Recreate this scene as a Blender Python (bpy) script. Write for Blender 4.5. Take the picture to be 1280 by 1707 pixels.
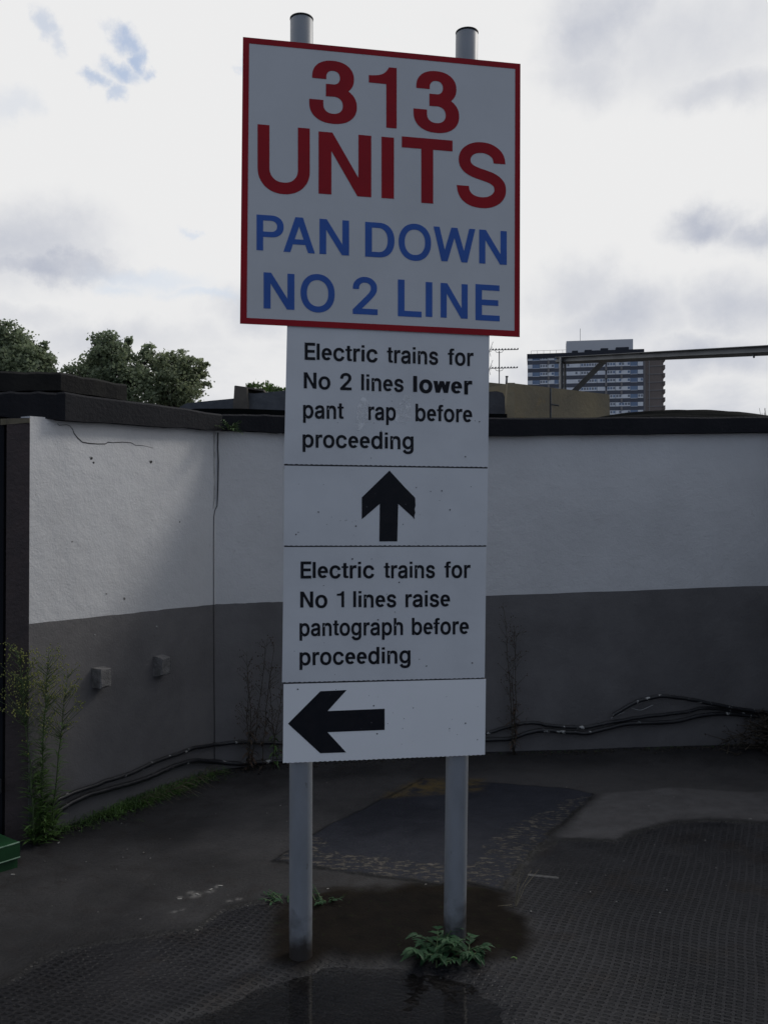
import bpy, math, random
import numpy as np
from math import sin, cos, pi, radians, atan, hypot

random.seed(11)
SUN_E = 1.25
BACK_A, BACK_B = -.25, .55
BACK_COL = (.345, .405, .515)
SKY_K = (1.6, 1.6, 1.6)
# grey cloud and blue gaps: places in the sky (as seen from the yard), widths, density
GREY = [(60, 405, 190, 85, .75), (90, 440, 170, 36, 1.0), (-60, 420, 200, 100, .7), (1010, 40, 150, 110, .8), (1150, 60, 200, 120, .5), (1000, 120, 120, 60, .5), (1220, 150, 150, 45, .55), (1190, 365, 110, 42, .95), (1270, 385, 90, 40, .9), (950, 480, 110, 70, .6), (1030, 520, 180, 80, .75), (1230, 500, 160, 70, .75), (1150, 590, 260, 60, .8), (200, 560, 260, 50, .55), (410, 520, 110, 60, .6), (60, 520, 120, 30, .4), (880, 620, 120, 60, .55)]
BLUE = [(212, 72, 40, 22, .95), (230, 97, 22, 36, 1.0), (198, 117, 44, 20, .95), (150, 134, 32, 15, .8), (247, 126, 18, 15, .7), (186, 147, 26, 17, .7), (62, 62, 26, 20, .55), (78, 82, 18, 18, .4), (384, 105, 24, 16, .5), (250, 465, 120, 24, .35), (306, 375, 36, 10, .4), (340, 490, 90, 16, .4), (210, 480, 60, 14, .35), (10, 175, 40, 35, .25)]
S = bpy.context.scene
COL = S.collection
for o in list(bpy.data.objects):
    bpy.data.objects.remove(o)

# ------------------------------------------------------------------ camera
EYE = 1.65
FOC = 1500.0                      # focal length in pixels of the 1280 x 1707 photograph
HOR = 870.0
PITCH = math.atan((HOR-853.5)/FOC)
cam = bpy.data.cameras.new('camera')
cam.sensor_fit = 'VERTICAL'
cam.sensor_height = 36
cam.lens = FOC/1707*36
cam.clip_start = 0.05
cam.clip_end = 5000
camo = bpy.data.objects.new('camera', cam)
COL.objects.link(camo)
camo.location = (0, 0, EYE)
camo.rotation_euler = (pi/2+PITCH, 0, 0)
S.camera = camo

# ------------------------------------------------------------------ exposure
S.view_settings.view_transform = 'Standard'
S.view_settings.look = 'None'
S.view_settings.gamma = 1
S.view_settings.exposure = 0
S.render.film_transparent = False
try:
    S.cycles.use_denoising = True
    S.cycles.max_bounces = 8
    S.cycles.transparent_max_bounces = 12
except Exception:
    pass

# ------------------------------------------------------------------ sun, behind thin cloud to the right of the far wall
SUN_AZ = radians(53)              # clockwise from the view direction
SUN_EL = radians(37)
sun = bpy.data.lights.new('sun', 'SUN')
sun.energy = SUN_E
sun.angle = radians(11)
sun.color = (1.0, .95, .88)
suno = bpy.data.objects.new('sun', sun)
COL.objects.link(suno)
suno.location = (6, 8, 12)
suno.rotation_euler = (pi/2-SUN_EL, 0, pi-SUN_AZ)


# ------------------------------------------------------------------ sky
def build_world():
    w = bpy.data.worlds.new('World')
    S.world = w
    w.use_nodes = True
    nt = w.node_tree
    nt.nodes.clear()
    N, L = nt.nodes.new, nt.links.new

    def math_(op, a, b=None, c=None, clamp=False):
        n = N('ShaderNodeMath')
        n.operation = op
        n.use_clamp = clamp
        for i, v in enumerate((a, b, c)):
            if v is None:
                continue
            if isinstance(v, (int, float)):
                n.inputs[i].default_value = v
            else:
                L(v, n.inputs[i])
        return n.outputs[0]

    def vec(op, a, b):
        n = N('ShaderNodeVectorMath')
        n.operation = op
        for i, v in enumerate((a, b)):
            if v is None:
                continue
            if isinstance(v, (tuple, list)):
                n.inputs[i].default_value = v
            else:
                L(v, n.inputs[i])
        return n.outputs[1] if op == 'LENGTH' else n.outputs[0]

    def ramp(v, a, b, lo=0., hi=1.):
        n = N('ShaderNodeMapRange')
        n.interpolation_type = 'SMOOTHSTEP'
        n.clamp = True
        L(v, n.inputs[0])
        for i, q in zip((1, 2, 3, 4), (a, b, lo, hi)):
            n.inputs[i].default_value = q
        return n.outputs[0]

    def mix(f, a, b):
        n = N('ShaderNodeMix')
        n.data_type = 'RGBA'
        if isinstance(f, (int, float)):
            n.inputs[0].default_value = f
        else:
            L(f, n.inputs[0])
        for s, v in ((6, a), (7, b)):
            if isinstance(v, tuple):
                n.inputs[s].default_value = (*v, 1)
            else:
                L(v, n.inputs[s])
        return n.outputs[2]

    def noise(v, scale, detail=5, rough=.55, dist=0.):
        n = N('ShaderNodeTexNoise')
        L(v, n.inputs['Vector'])
        n.inputs['Scale'].default_value = scale
        n.inputs['Detail'].default_value = detail
        n.inputs['Roughness'].default_value = rough
        n.inputs['Distortion'].default_value = dist
        return n

    tc = N('ShaderNodeTexCoord')
    sx = N('ShaderNodeSeparateXYZ')
    L(tc.outputs['Generated'], sx.inputs[0])
    az = math_('ARCTAN2', sx.outputs[0], sx.outputs[1])
    el = math_('ARCSINE', sx.outputs[2])
    cb = N('ShaderNodeCombineXYZ')
    L(az, cb.inputs[0])
    L(el, cb.inputs[1])
    p = cb.outputs[0]
    wn = noise(p, 10, 8, .62)
    off = vec('MULTIPLY', vec('SUBTRACT', wn.outputs['Color'], (.5, .5, .5)), (.125, .080, 0))
    wn2 = noise(p, 2.4, 2, .5)
    off2 = vec('MULTIPLY', vec('SUBTRACT', wn2.outputs['Color'], (.5, .5, .5)), (.11, .07, 0))
    q = vec('ADD', vec('ADD', p, off), off2)

    def blob(b, inner=.25):
        x, y, rx, ry, st = b
        a = atan((x-640)/FOC)
        e = atan((HOR-y)/FOC*cos(a))
        d = vec('LENGTH', vec('DIVIDE', vec('SUBTRACT', q, (a, e, 0)), (rx/FOC, ry/FOC, 1)), None)
        return ramp(d, 1., inner, 0., st)

    def union(bs, inner=.25):
        r = None
        for b in bs:
            v = blob(b, inner)
            r = v if r is None else math_('MAXIMUM', r, v)
        return r

    # cloud shapes: azimuth and height above the horizon, widths, density
    grey = union(GREY, 0.0)
    blue = union(BLUE, .1)
    # broken grey band low over the horizon, and elsewhere in the sky from plain noise
    low = ramp(el, .30, .12)
    n3 = noise(vec('MULTIPLY', p, (1, 2.0, 1)), 3.2, 7, .6, .3)
    band = math_('MULTIPLY', low, ramp(n3.outputs[0], .42, .68, .08, .62))
    n4 = noise(vec('MULTIPLY', p, (1, 1.7, 1)), 1.7, 6, .58)
    rest = ramp(n4.outputs[0], .58, .82, 0, .22)
    g = math_('MAXIMUM', math_('MAXIMUM', grey, band), rest)
    fine = noise(p, 14, 7, .62)
    g = math_('MULTIPLY', g, ramp(fine.outputs[0], .28, .72, .74, 1.12), None, True)
    white = (8.4, 8.4, 8.42)
    cloud = mix(g, white, (4.7, 5.0, 5.85))
    sky = N('ShaderNodeTexSky')
    sky.sky_type = 'NISHITA'
    sky.sun_disc = False
    sky.sun_elevation = SUN_EL
    sky.sun_rotation = SUN_AZ
    sky.air_density = 1.0
    sky.dust_density = 1.5
    skyc = vec('MULTIPLY', sky.outputs[0], SKY_K)
    gap = math_('MULTIPLY', blue, .7)
    col = mix(gap, cloud, skyc)
    # heavier, bluish cloud in the half of the sky away from the sun
    sd = N('ShaderNodeVectorMath')
    sd.operation = 'DOT_PRODUCT'
    L(tc.outputs['Generated'], sd.inputs[0])
    sd.inputs[1].default_value = (.15, .95, .28)
    back = ramp(sd.outputs[1], BACK_A, BACK_B, 0, 1)
    dark = vec('MULTIPLY', col, BACK_COL)
    col = mix(back, dark, col)
    # below the horizon
    col = mix(ramp(el, -.02, 0.0), (.5, .5, .5), col)
    bg = N('ShaderNodeBackground')
    L(col, bg.inputs[0])
    bg.inputs[1].default_value = .1
    out = N('ShaderNodeOutputWorld')
    L(bg.outputs[0], out.inputs[0])


build_world()


# ------------------------------------------------------------------ helpers: points
def P(px, py, Y):
    """the point at distance Y (metres ahead of the viewpoint) seen at a place in the photograph"""
    c, s = cos(PITCH), sin(PITCH)
    u, v = (px-640)/FOC, (853.5-py)/FOC
    f, h = c-v*s, s+v*c
    return (u/f*Y, Y, EYE+h/f*Y)


def G(px, py, z=0.0):
    c, s = cos(PITCH), sin(PITCH)
    u, v = (px-640)/FOC, (853.5-py)/FOC
    f, h = c-v*s, s+v*c
    t = (z-EYE)/h
    return (u*t, f*t, z)


def on_plane(px, py, o, n):
    c, s = cos(PITCH), sin(PITCH)
    u, v = (px-640)/FOC, (853.5-py)/FOC
    d = (u, c-v*s, s+v*c)
    t = (o[0]*n[0]+o[1]*n[1]+(o[2]-EYE)*n[2])/(d[0]*n[0]+d[1]*n[1]+d[2]*n[2])
    return (d[0]*t, d[1]*t, EYE+d[2]*t)


def add(a, b, k=1.0):
    return (a[0]+b[0]*k, a[1]+b[1]*k, a[2]+b[2]*k)


def sub(a, b):
    return (a[0]-b[0], a[1]-b[1], a[2]-b[2])


def cross(a, b):
    return (a[1]*b[2]-a[2]*b[1], a[2]*b[0]-a[0]*b[2], a[0]*b[1]-a[1]*b[0])


def norm(a):
    l = math.sqrt(a[0]**2+a[1]**2+a[2]**2) or 1
    return (a[0]/l, a[1]/l, a[2]/l)


def lerp(a, b, t):
    return tuple(a[k]+(b[k]-a[k])*t for k in range(len(a)))


# ------------------------------------------------------------------ helpers: meshes
class MB:
    def __init__(self):
        self.v, self.f, self.m = [], [], []

    def poly(self, pts, mi=0):
        n = len(self.v)
        self.v += [tuple(p) for p in pts]
        self.f.append(tuple(range(n, n+len(pts))))
        self.m.append(mi)

    def prism(self, front, d, mi=0):
        """closed outline pushed along vector d"""
        n, k = len(self.v), len(front)
        self.v += [tuple(p) for p in front]+[add(p, d) for p in front]
        self.f += [tuple(range(n, n+k)), tuple(range(n+2*k-1, n+k-1, -1))]
        self.f += [(n+i, n+k+i, n+k+(i+1) % k, n+(i+1) % k) for i in range(k)]
        self.m += [mi]*(k+2)

    def box(self, c, size, rz=0.0, mi=0, bev=0.0):
        hx, hy, hz = size[0]/2, size[1]/2, size[2]/2
        b = min(bev, hx*.9, hy*.9, hz*.9)
        cr, sr = cos(rz), sin(rz)

        def w(x, y, z):
            return (c[0]+x*cr-y*sr, c[1]+x*sr+y*cr, c[2]+z)
        if b <= 0:
            self.prism([w(-hx, -hy, -hz), w(hx, -hy, -hz), w(hx, hy, -hz), w(-hx, hy, -hz)], (0, 0, 2*hz), mi)
            return
        n = len(self.v)
        rings = []
        for z, i in ((-hz, b), (-hz+b, 0), (hz-b, 0), (hz, b)):
            r = []
            for sx_, sy_ in ((-1, -1), (1, -1), (1, 1), (-1, 1)):
                x, y = sx_*(hx-i), sy_*(hy-i)
                k = b*(.9 if i == 0 else .5)
                if sx_*sy_ > 0:
                    r += [(x, y-sy_*k, z), (x-sx_*k, y, z)] if True else []
                else:
                    r += [(x-sx_*k, y, z), (x, y-sy_*k, z)]
            rings.append(r)
        for r in rings:
            self.v += [w(*q) for q in r]
        k = 8
        for a in range(3):
            for i in range(k):
                j = (i+1) % k
                self.f.append((n+a*k+i, n+a*k+j, n+(a+1)*k+j, n+(a+1)*k+i))
                self.m.append(mi)
        self.f += [tuple(range(n+k-1, n-1, -1)), tuple(range(n+3*k, n+4*k))]
        self.m += [mi, mi]

    def tube(self, pts, rad, seg=8, mi=0, cap=True):
        n0 = len(self.v)
        k = len(pts)
        rads = rad if isinstance(rad, (list, tuple)) else [rad]*k
        ref = (0, 0, 1) if abs(norm(sub(pts[-1], pts[0]))[2]) < .8 else (0, 1, 0)
        for i, p in enumerate(pts):
            t = norm(sub(pts[min(i+1, k-1)], pts[max(i-1, 0)]))
            a = norm(cross(t, ref))
            b = cross(a, t)
            for j in range(seg):
                an = 2*pi*j/seg
                self.v.append(add(add(p, a, rads[i]*cos(an)), b, rads[i]*sin(an)))
        for i in range(k-1):
            for j in range(seg):
                j2 = (j+1) % seg
                self.f.append((n0+i*seg+j, n0+i*seg+j2, n0+(i+1)*seg+j2, n0+(i+1)*seg+j))
                self.m.append(mi)
        if cap:
            self.f += [tuple(range(n0+seg-1, n0-1, -1)), tuple(range(n0+(k-1)*seg, n0+k*seg))]
            self.m += [mi, mi]

    def leaf(self, b, d, l, w, droop=.2, up=(0, 0, 1), mi=0):
        d = norm(d)
        s = norm(cross(d, up))
        u = cross(s, d)
        n = len(self.v)
        rows = ((.0, .06), (.3, .9), (.62, .75), (1., .0))
        for t, k in rows:
            c = add(add(b, d, l*t), (0, 0, -1), droop*l*t*t)
            if t == 1.:
                self.v.append(c)
            else:
                e = add(c, u, w*.18*k)
                self.v += [add(e, s, -w*k/2), c, add(e, s, w*k/2)]
        for r in range(2):
            a = n+3*r
            self.f += [(a, a+1, a+4, a+3), (a+1, a+2, a+5, a+4)]
        a = n+6
        self.f += [(a, a+1, n+9), (a+1, a+2, n+9)]
        self.m += [mi]*6


ORIG = {}


def tag(o, label=None, cat=None, group=None, kind=None):
    for k, v in (('label', label), ('category', cat), ('group', group), ('kind', kind)):
        if v:
            o[k] = v
    return o


def thing(name, loc, label, cat, group=None):
    o = bpy.data.objects.new(name, None)
    o.empty_display_size = .1
    o.location = loc
    COL.objects.link(o)
    ORIG[o] = tuple(loc)
    return tag(o, label, cat, group)


def obj(name, mb, mats, parent=None, smooth=False, label=None, cat=None, group=None, kind=None, loc=None):
    org = ORIG[parent] if parent is not None else (loc or (0, 0, 0))
    me = bpy.data.meshes.new(name)
    me.from_pydata([sub(v, org) for v in mb.v], [], mb.f)
    for m in (mats if isinstance(mats, (list, tuple)) else [mats]):
        me.materials.append(m)
    if any(mb.m):
        me.polygons.foreach_set('material_index', mb.m)
    if smooth:
        me.polygons.foreach_set('use_smooth', [True]*len(me.polygons))
    me.update()
    o = bpy.data.objects.new(name, me)
    COL.objects.link(o)
    ORIG[o] = org
    if parent is not None:
        o.parent = parent
    else:
        o.location = org
    return tag(o, label, cat, group, kind)


def recalc(o):
    import bmesh
    bm = bmesh.new()
    bm.from_mesh(o.data)
    bmesh.ops.recalc_face_normals(bm, faces=bm.faces)
    bm.to_mesh(o.data)
    bm.free()
    return o


# ------------------------------------------------------------------ helpers: materials
def mat(name, col, rough=.6, col2=None, scale=8., lo=.4, hi=.65, detail=6., bump=0., bscale=60., metal=0., spec=.5, rough2=None, stretch=None, col3=None, scale3=30., lo3=.62, hi3=.7, bump2=0., bscale2=8.):
    m = bpy.data.materials.new(name)
    m.use_nodes = True
    nt = m.node_tree
    N, L = nt.nodes.new, nt.links.new
    b = nt.nodes['Principled BSDF']
    b.inputs['Base Color'].default_value = (*col, 1)
    b.inputs['Roughness'].default_value = rough
    b.inputs['Metallic'].default_value = metal
    b.inputs['Specular IOR Level'].default_value = spec
    tc = N('ShaderNodeTexCoord')
    src = tc.outputs['Object']
    if stretch:
        mp = N('ShaderNodeMapping')
        mp.inputs['Scale'].default_value = stretch
        L(src, mp.inputs[0])
        src = mp.outputs[0]

    def noise(sc, dt):
        n = N('ShaderNodeTexNoise')
        n.inputs['Scale'].default_value = sc
        n.inputs['Detail'].default_value = dt
        n.inputs['Roughness'].default_value = .6
        L(src, n.inputs['Vector'])
        return n.outputs[0]

    def rmp(v, a, c, x=0., y=1.):
        n = N('ShaderNodeMapRange')
        n.clamp = True
        L(v, n.inputs[0])
        for i, q in zip((1, 2, 3, 4), (a, c, x, y)):
            n.inputs[i].default_value = q
        return n.outputs[0]

    def mix(f, a, c):
        n = N('ShaderNodeMix')
        n.data_type = 'RGBA'
        L(f, n.inputs[0])
        for s, v in ((6, a), (7, c)):
            if isinstance(v, tuple):
                n.inputs[s].default_value = (*v, 1)
            else:
                L(v, n.inputs[s])
        return n.outputs[2]
    cur = None
    if col2:
        f = rmp(noise(scale, detail), lo, hi)
        cur = mix(f, col, col2)
        if rough2 is not None:
            L(rmp(f, 0, 1, rough, rough2), b.inputs['Roughness'])
    if col3:
        f3 = rmp(noise(scale3, 4), lo3, hi3)
        cur = mix(f3, cur if cur is not None else col, col3)
    if cur is not None:
        L(cur, b.inputs['Base Color'])
    nrm = None
    for st, sc in ((bump, bscale), (bump2, bscale2)):
        if st:
            bp = N('ShaderNodeBump')
            bp.inputs['Strength'].default_value = 1
            bp.inputs['Distance'].default_value = st
            L(noise(sc, 5), bp.inputs['Height'])
            if nrm is not None:
                L(nrm, bp.inputs['Normal'])
            nrm = bp.outputs[0]
    if nrm is not None:
        L(nrm, b.inputs['Normal'])
    return m


M = {}


def leaf_mat(name, c1, c2, scale):
    """leaves that let some light through"""
    m = mat(name, c1, .6, c2, scale, .35, .65)
    nt = m.node_tree
    b = nt.nodes['Principled BSDF']
    src = b.inputs['Base Color'].links[0].from_socket
    t = nt.nodes.new('ShaderNodeBsdfTranslucent')
    nt.links.new(src, t.inputs[0])
    x = nt.nodes.new('ShaderNodeMixShader')
    x.inputs[0].default_value = .5
    nt.links.new(b.outputs[0], x.inputs[1])
    nt.links.new(t.outputs[0], x.inputs[2])
    nt.links.new(x.outputs[0], nt.nodes['Material Output'].inputs[0])
    return m


M['white_paint'] = mat('white_wall_paint', (.645, .645, .65), .75, (.55, .55, .555), 1.6, .35, .75, bump=.0022, bscale=85, bump2=.008, bscale2=7, col3=(.50, .50, .49), scale3=26, lo3=.68, hi3=.76)
M['grey_paint'] = mat('grey_wall_paint', (.152, .145, .145), .7, (.112, .107, .108), 3.0, .35, .7, bump=.0022, bscale=85, bump2=.007, bscale2=7, col3=(.10, .095, .09), scale3=30, lo3=.68, hi3=.76)
M['coping'] = mat('dark_coping', (.0125, .013, .0165), .85, (.018, .018, .0215), 5, .4, .7, spec=.2, bump=.005, bscale=45, col3=(.028, .028, .026), scale3=22, lo3=.66, hi3=.76)
M['slab'] = mat('weathered_slab', (.014, .0135, .0135), .9, (.023, .022, .020), 6, .4, .7, spec=.2, bump=.005, bscale=40, col3=(.040, .040, .032), scale3=18, lo3=.64, hi3=.78)
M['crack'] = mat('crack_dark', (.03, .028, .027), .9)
M['joint'] = mat('joint_mastic', (.012, .012, .014), .8)
M['mortar'] = mat('white_mortar', (.48, .48, .47), .8, (.3, .3, .3), 20, bump=.006, bscale=60)
M['stub'] = mat('rough_concrete', (.20, .19, .185), .85, (.135, .13, .125), 25, .4, .6, bump=.012, bscale=60)
M['sign_lit'] = mat('sign_lit_white', (.90, .905, .91), .4, (.86, .865, .87), 3, .4, .7, bump=.0006, bscale=6, col3=(.52, .52, .53), scale3=38, lo3=.74, hi3=.78)  # board whites differ to carry the light growing down the sign
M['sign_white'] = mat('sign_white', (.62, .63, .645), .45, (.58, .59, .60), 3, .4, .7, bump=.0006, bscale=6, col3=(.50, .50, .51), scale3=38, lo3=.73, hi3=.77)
M['sign_grey'] = mat('sign_mid_white', (.69, .70, .715), .45, (.62, .63, .645), 4, .4, .7, bump=.0006, bscale=6, col3=(.40, .40, .41), scale3=44, lo3=.72, hi3=.76)
M['sign_red'] = mat('sign_red', (.36, .012, .020), .5, (.31, .012, .020), 6, spec=.15)
M['sign_blue'] = mat('sign_blue', (.050, .135, .46), .5, (.048, .122, .41), 6, spec=.15)
M['sign_black'] = mat('sign_black', (.008, .009, .013), .5, (.012, .012, .016), 30, spec=.2)
M['sign_edge'] = mat('sign_edge', (.05, .05, .05), .6)
M['smudge'] = mat('peeled_letter_smudge', (.90, .90, .90), .5, (.82, .83, .84), 30)


def patchy(m, scale, lo, hi):
    """leave the material only in blotches"""
    nt = m.node_tree
    tc = nt.nodes.new('ShaderNodeTexCoord')
    n = nt.nodes.new('ShaderNodeTexNoise')
    n.inputs['Scale'].default_value = scale
    n.inputs['Detail'].default_value = 7
    n.inputs['Roughness'].default_value = .7
    r = nt.nodes.new('ShaderNodeMapRange')
    r.inputs[1].default_value = lo
    r.inputs[2].default_value = hi
    nt.links.new(tc.outputs['Object'], n.inputs['Vector'])
    nt.links.new(n.outputs[0], r.inputs[0])
    nt.links.new(r.outputs[0], nt.nodes['Principled BSDF'].inputs['Alpha'])


patchy(M['smudge'], 34, .34, .60)
M['steel'] = mat('galvanised_post', (.155, .16, .17), .42, (.115, .12, .125), 9, .35, .7, metal=.25, col3=(.07, .07, .068), scale3=40, lo3=.66, hi3=.74, stretch=(1, 1, .35))
M['steel_foot'] = mat('dirty_post_foot', (.075, .072, .07), .6, (.04, .038, .034), 16, .35, .7, metal=.1, bump=.002, bscale=80)
M['rail'] = mat('channel_rail', (.06, .06, .065), .5, metal=.5)
M['cable'] = mat('black_cable', (.012, .012, .015), .4, (.02, .02, .022), 20, .4, .6, col3=(.42, .42, .40), scale3=18, lo3=.625, hi3=.66, bump=.004, bscale=40)
M['pier'] = mat('brown_pier', (.062, .044, .042), .75, (.042, .032, .032), 8, .35, .7, bump=.006, bscale=40, col3=(.09, .075, .07), scale3=9, lo3=.68, hi3=.74)
M['black_door'] = mat('black_door', (.005, .006, .010), .6, (.008, .008, .011), 5, spec=.2)
M['iron'] = mat('dull_iron', (.06, .065, .07), .5, (.04, .04, .045), 20, metal=.5)
M['green_box'] = mat('green_box', (.012, .055, .020), .35, (.010, .040, .016), 9, bump=.001, bscale=50)
M['box_edge'] = mat('bright_box_edge', (.16, .26, .18), .4, (.06, .14, .08), 30)
M['leaf_weed'] = mat('weed_leaf', (.070, .135, .026), .55, (.045, .095, .022), 14, .35, .65)
M['leaf_shrub'] = mat('shrub_leaf', (.028, .082, .030), .6, (.016, .048, .020), 20, .35, .65, spec=.25)
M['leaf_bright'] = mat('bright_leaf', (.065, .15, .022), .5, (.045, .10, .02), 20)
M['stem_green'] = mat('green_stem', (.06, .10, .03), .6, (.05, .07, .025), 20)
M['floret'] = mat('weed_floret', (.26, .26, .06), .7, (.12, .15, .04), 30)
M['dry'] = mat('dry_stem', (.055, .042, .026), .75, (.035, .028, .02), 20)
M['dry_red'] = mat('dry_leaf', (.060, .036, .022), .8, (.035, .025, .016), 20)
M['straw'] = mat('straw', (.16, .135, .09), .7, (.10, .085, .05), 20)
M['grass'] = mat('grass_blade', (.060, .125, .020), .6, (.036, .075, .016), 10)
M['tree_leaf'] = leaf_mat('tree_leaf', (.26, .31, .19), (.17, .215, .13), .5)  # both tree leaf colours lightened to stand in for distance haze
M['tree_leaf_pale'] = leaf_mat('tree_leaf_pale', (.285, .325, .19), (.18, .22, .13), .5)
M['bush_leaf'] = leaf_mat('bush_leaf', (.10, .17, .045), (.06, .11, .03), 1.2)
M['bark'] = mat('bark', (.05, .042, .033), .85, (.03, .026, .02), 4, bump=.02, bscale=10)
M['felt'] = mat('roof_felt', (.026, .028, .034), .6, (.045, .047, .055), 4, .4, .7, rough2=.4, bump=.01, bscale=8)
M['lead'] = mat('lead_flashing', (.05, .055, .065), .5, (.085, .09, .10), 6, .4, .7, rough2=.35, bump=.012, bscale=7)
M['tan'] = mat('stained_concrete', (.235, .195, .120), .85, (.15, .132, .098), 1.6, .35, .7, bump=.008, bscale=20, col3=(.27, .19, .075), scale3=2.2, lo3=.58, hi3=.75)
M['grey_brick'] = mat('grey_blockwork', (.12, .105, .085), .85, (.08, .07, .06), 5)
M['gantry'] = mat('grey_steelwork', (.13, .135, .14), .55, (.085, .09, .095), 4, metal=.1)
M['alu'] = mat('dull_aluminium', (.13, .13, .14), .4, metal=.6)
M['sheet'] = mat('black_sheeting', (.0035, .0045, .005), .8, (.006, .007, .007), 5, bump=.004, bscale=14, spec=.02)
M['t_dark'] = mat('tower_dark_panel', (.095, .10, .125), .7, (.115, .12, .145), .15)
M['t_brown'] = mat('tower_brown_brick', (.235, .19, .165), .85, (.20, .165, .145), .3)
M['t_line'] = mat('tower_pale_line', (.26, .24, .23), .8)
M['t_top'] = mat('tower_plant_room', (.62, .62, .63), .8, (.58, .58, .60), .1)
M['t_box'] = mat('tower_roof_box', (.028, .031, .042), .8)
M['t_white'] = mat('window_white_panel', (.88, .89, .90), .6, (.76, .78, .82), .25, .4, .6)  # white raised to stand for haze and brighter light at the tower
M['t_blue'] = mat('window_blue_panel', (.21, .29, .42), .5, (.17, .23, .35), .3)
M['t_glass'] = mat('window_dark_glass', (.22, .24, .28), .3)
M['iron_pale'] = mat('pale_strip', (.10, .098, .096), .7, (.06, .058, .056), 40)
M['litter'] = mat('pale_litter', (.30, .29, .27), .8, (.16, .15, .13), 60)
M['debris'] = mat('dark_debris', (.022, .018, .015), .9, (.035, .028, .02), 30)
# ------------------------------------------------------------------ numpy noise for the ground
RS = np.random.RandomState(5)
_TAB = RS.rand(256, 256)


def vnoise(x, y):
    xi, yi = np.floor(x).astype(int), np.floor(y).astype(int)
    fx, fy = x-xi, y-yi
    fx, fy = fx*fx*(3-2*fx), fy*fy*(3-2*fy)
    a = _TAB[xi % 256, yi % 256]
    b = _TAB[(xi+1) % 256, yi % 256]
    c = _TAB[xi % 256, (yi+1) % 256]
    d = _TAB[(xi+1) % 256, (yi+1) % 256]
    return a+(b-a)*fx+(c-a)*fy+(a-b-c+d)*fx*fy


def fbm(x, y, s, n=5, g=.55):
    r, a, t = 0, 1., 0
    for i in range(n):
        r = r+a*vnoise(x*s+17.3*i, y*s+9.1*i)
        t += a
        a *= g
        s *= 2.03
    return r/t


def sdist(x, y, poly):
    """signed distance to a closed outline, positive inside"""
    p = np.array(poly)
    best = np.full(x.shape, 1e9)
    ins = np.zeros(x.shape, bool)
    for i in range(len(p)):
        a, b = p[i-1], p[i]
        dx, dy = b-a
        t = np.clip(((x-a[0])*dx+(y-a[1])*dy)/(dx*dx+dy*dy+1e-12), 0, 1)
        best = np.minimum(best, (x-a[0]-t*dx)**2+(y-a[1]-t*dy)**2)
        if dy != 0:
            c = ((a[1] > y) != (b[1] > y)) & (x < dx*(y-a[1])/dy+a[0])
            ins ^= c
    d = np.sqrt(best)
    return np.where(ins, d, -d)


def sstep(v, a, b):
    t = np.clip((v-a)/(b-a), 0, 1)
    return t*t*(3-2*t)


def gpoly(px):
    return [G(*p)[:2] for p in px]


PATCH = gpoly([(455, 1435), (560, 1370), (680, 1313), (704, 1298), (786, 1303), (940, 1315), (990, 1325), (971, 1346), (926, 1383), (874, 1435), (838, 1488), (780, 1474), (733, 1476), (664, 1466), (590, 1457), (521, 1447)])
DIMPLE = gpoly([(-300, 1720), (0, 1640), (60, 1600), (150, 1573), (230, 1560), (330, 1552), (380, 1512), (430, 1503), (480, 1500), (640, 1485), (842, 1488), (874, 1437), (926, 1395), (1030, 1402), (1060, 1385), (1125, 1367), (1180, 1365), (1280, 1372), (1500, 1384), (2200, 1420), (1800, 1900), (-400, 1900)])
MUD = gpoly([(440, 1606), (432, 1562), (470, 1505), (545, 1482), (700, 1470), (800, 1476), (842, 1492), (880, 1530), (893, 1572), (870, 1596), (800, 1602), (720, 1604), (640, 1592), (560, 1602), (505, 1612)])
WATER = gpoly([(210, 1730), (330, 1690), (420, 1650), (500, 1612), (560, 1606), (640, 1598), (700, 1612), (750, 1622), (800, 1640), (835, 1670), (860, 1712), (880, 1760), (200, 1760)])
LIGHT1 = gpoly([(926, 1395), (975, 1345), (1000, 1322), (1110, 1312), (1250, 1318), (1600, 1330), (1500, 1384), (1280, 1370), (1180, 1363), (1125, 1365), (1060, 1384), (1030, 1401)])
LIGHT3 = gpoly([(700, 1292), (800, 1285), (1000, 1275), (1280, 1280), (1700, 1290), (1700, 1380), (1280, 1375), (940, 1392)])
LIGHT4 = gpoly([(400, 1330), (520, 1300), (680, 1290), (700, 1305), (560, 1368), (450, 1432), (300, 1420)])
LIGHT2 = gpoly([(-80, 1590), (-20, 1500), (90, 1500), (180, 1480), (280, 1440), (320, 1385), (400, 1370), (470, 1390), (470, 1480), (440, 1500), (380, 1512), (330, 1545), (150, 1570), (0, 1630)])
MOSS = gpoly([(640, 1330), (690, 1300), (800, 1298), (800, 1318), (700, 1328)])


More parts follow.
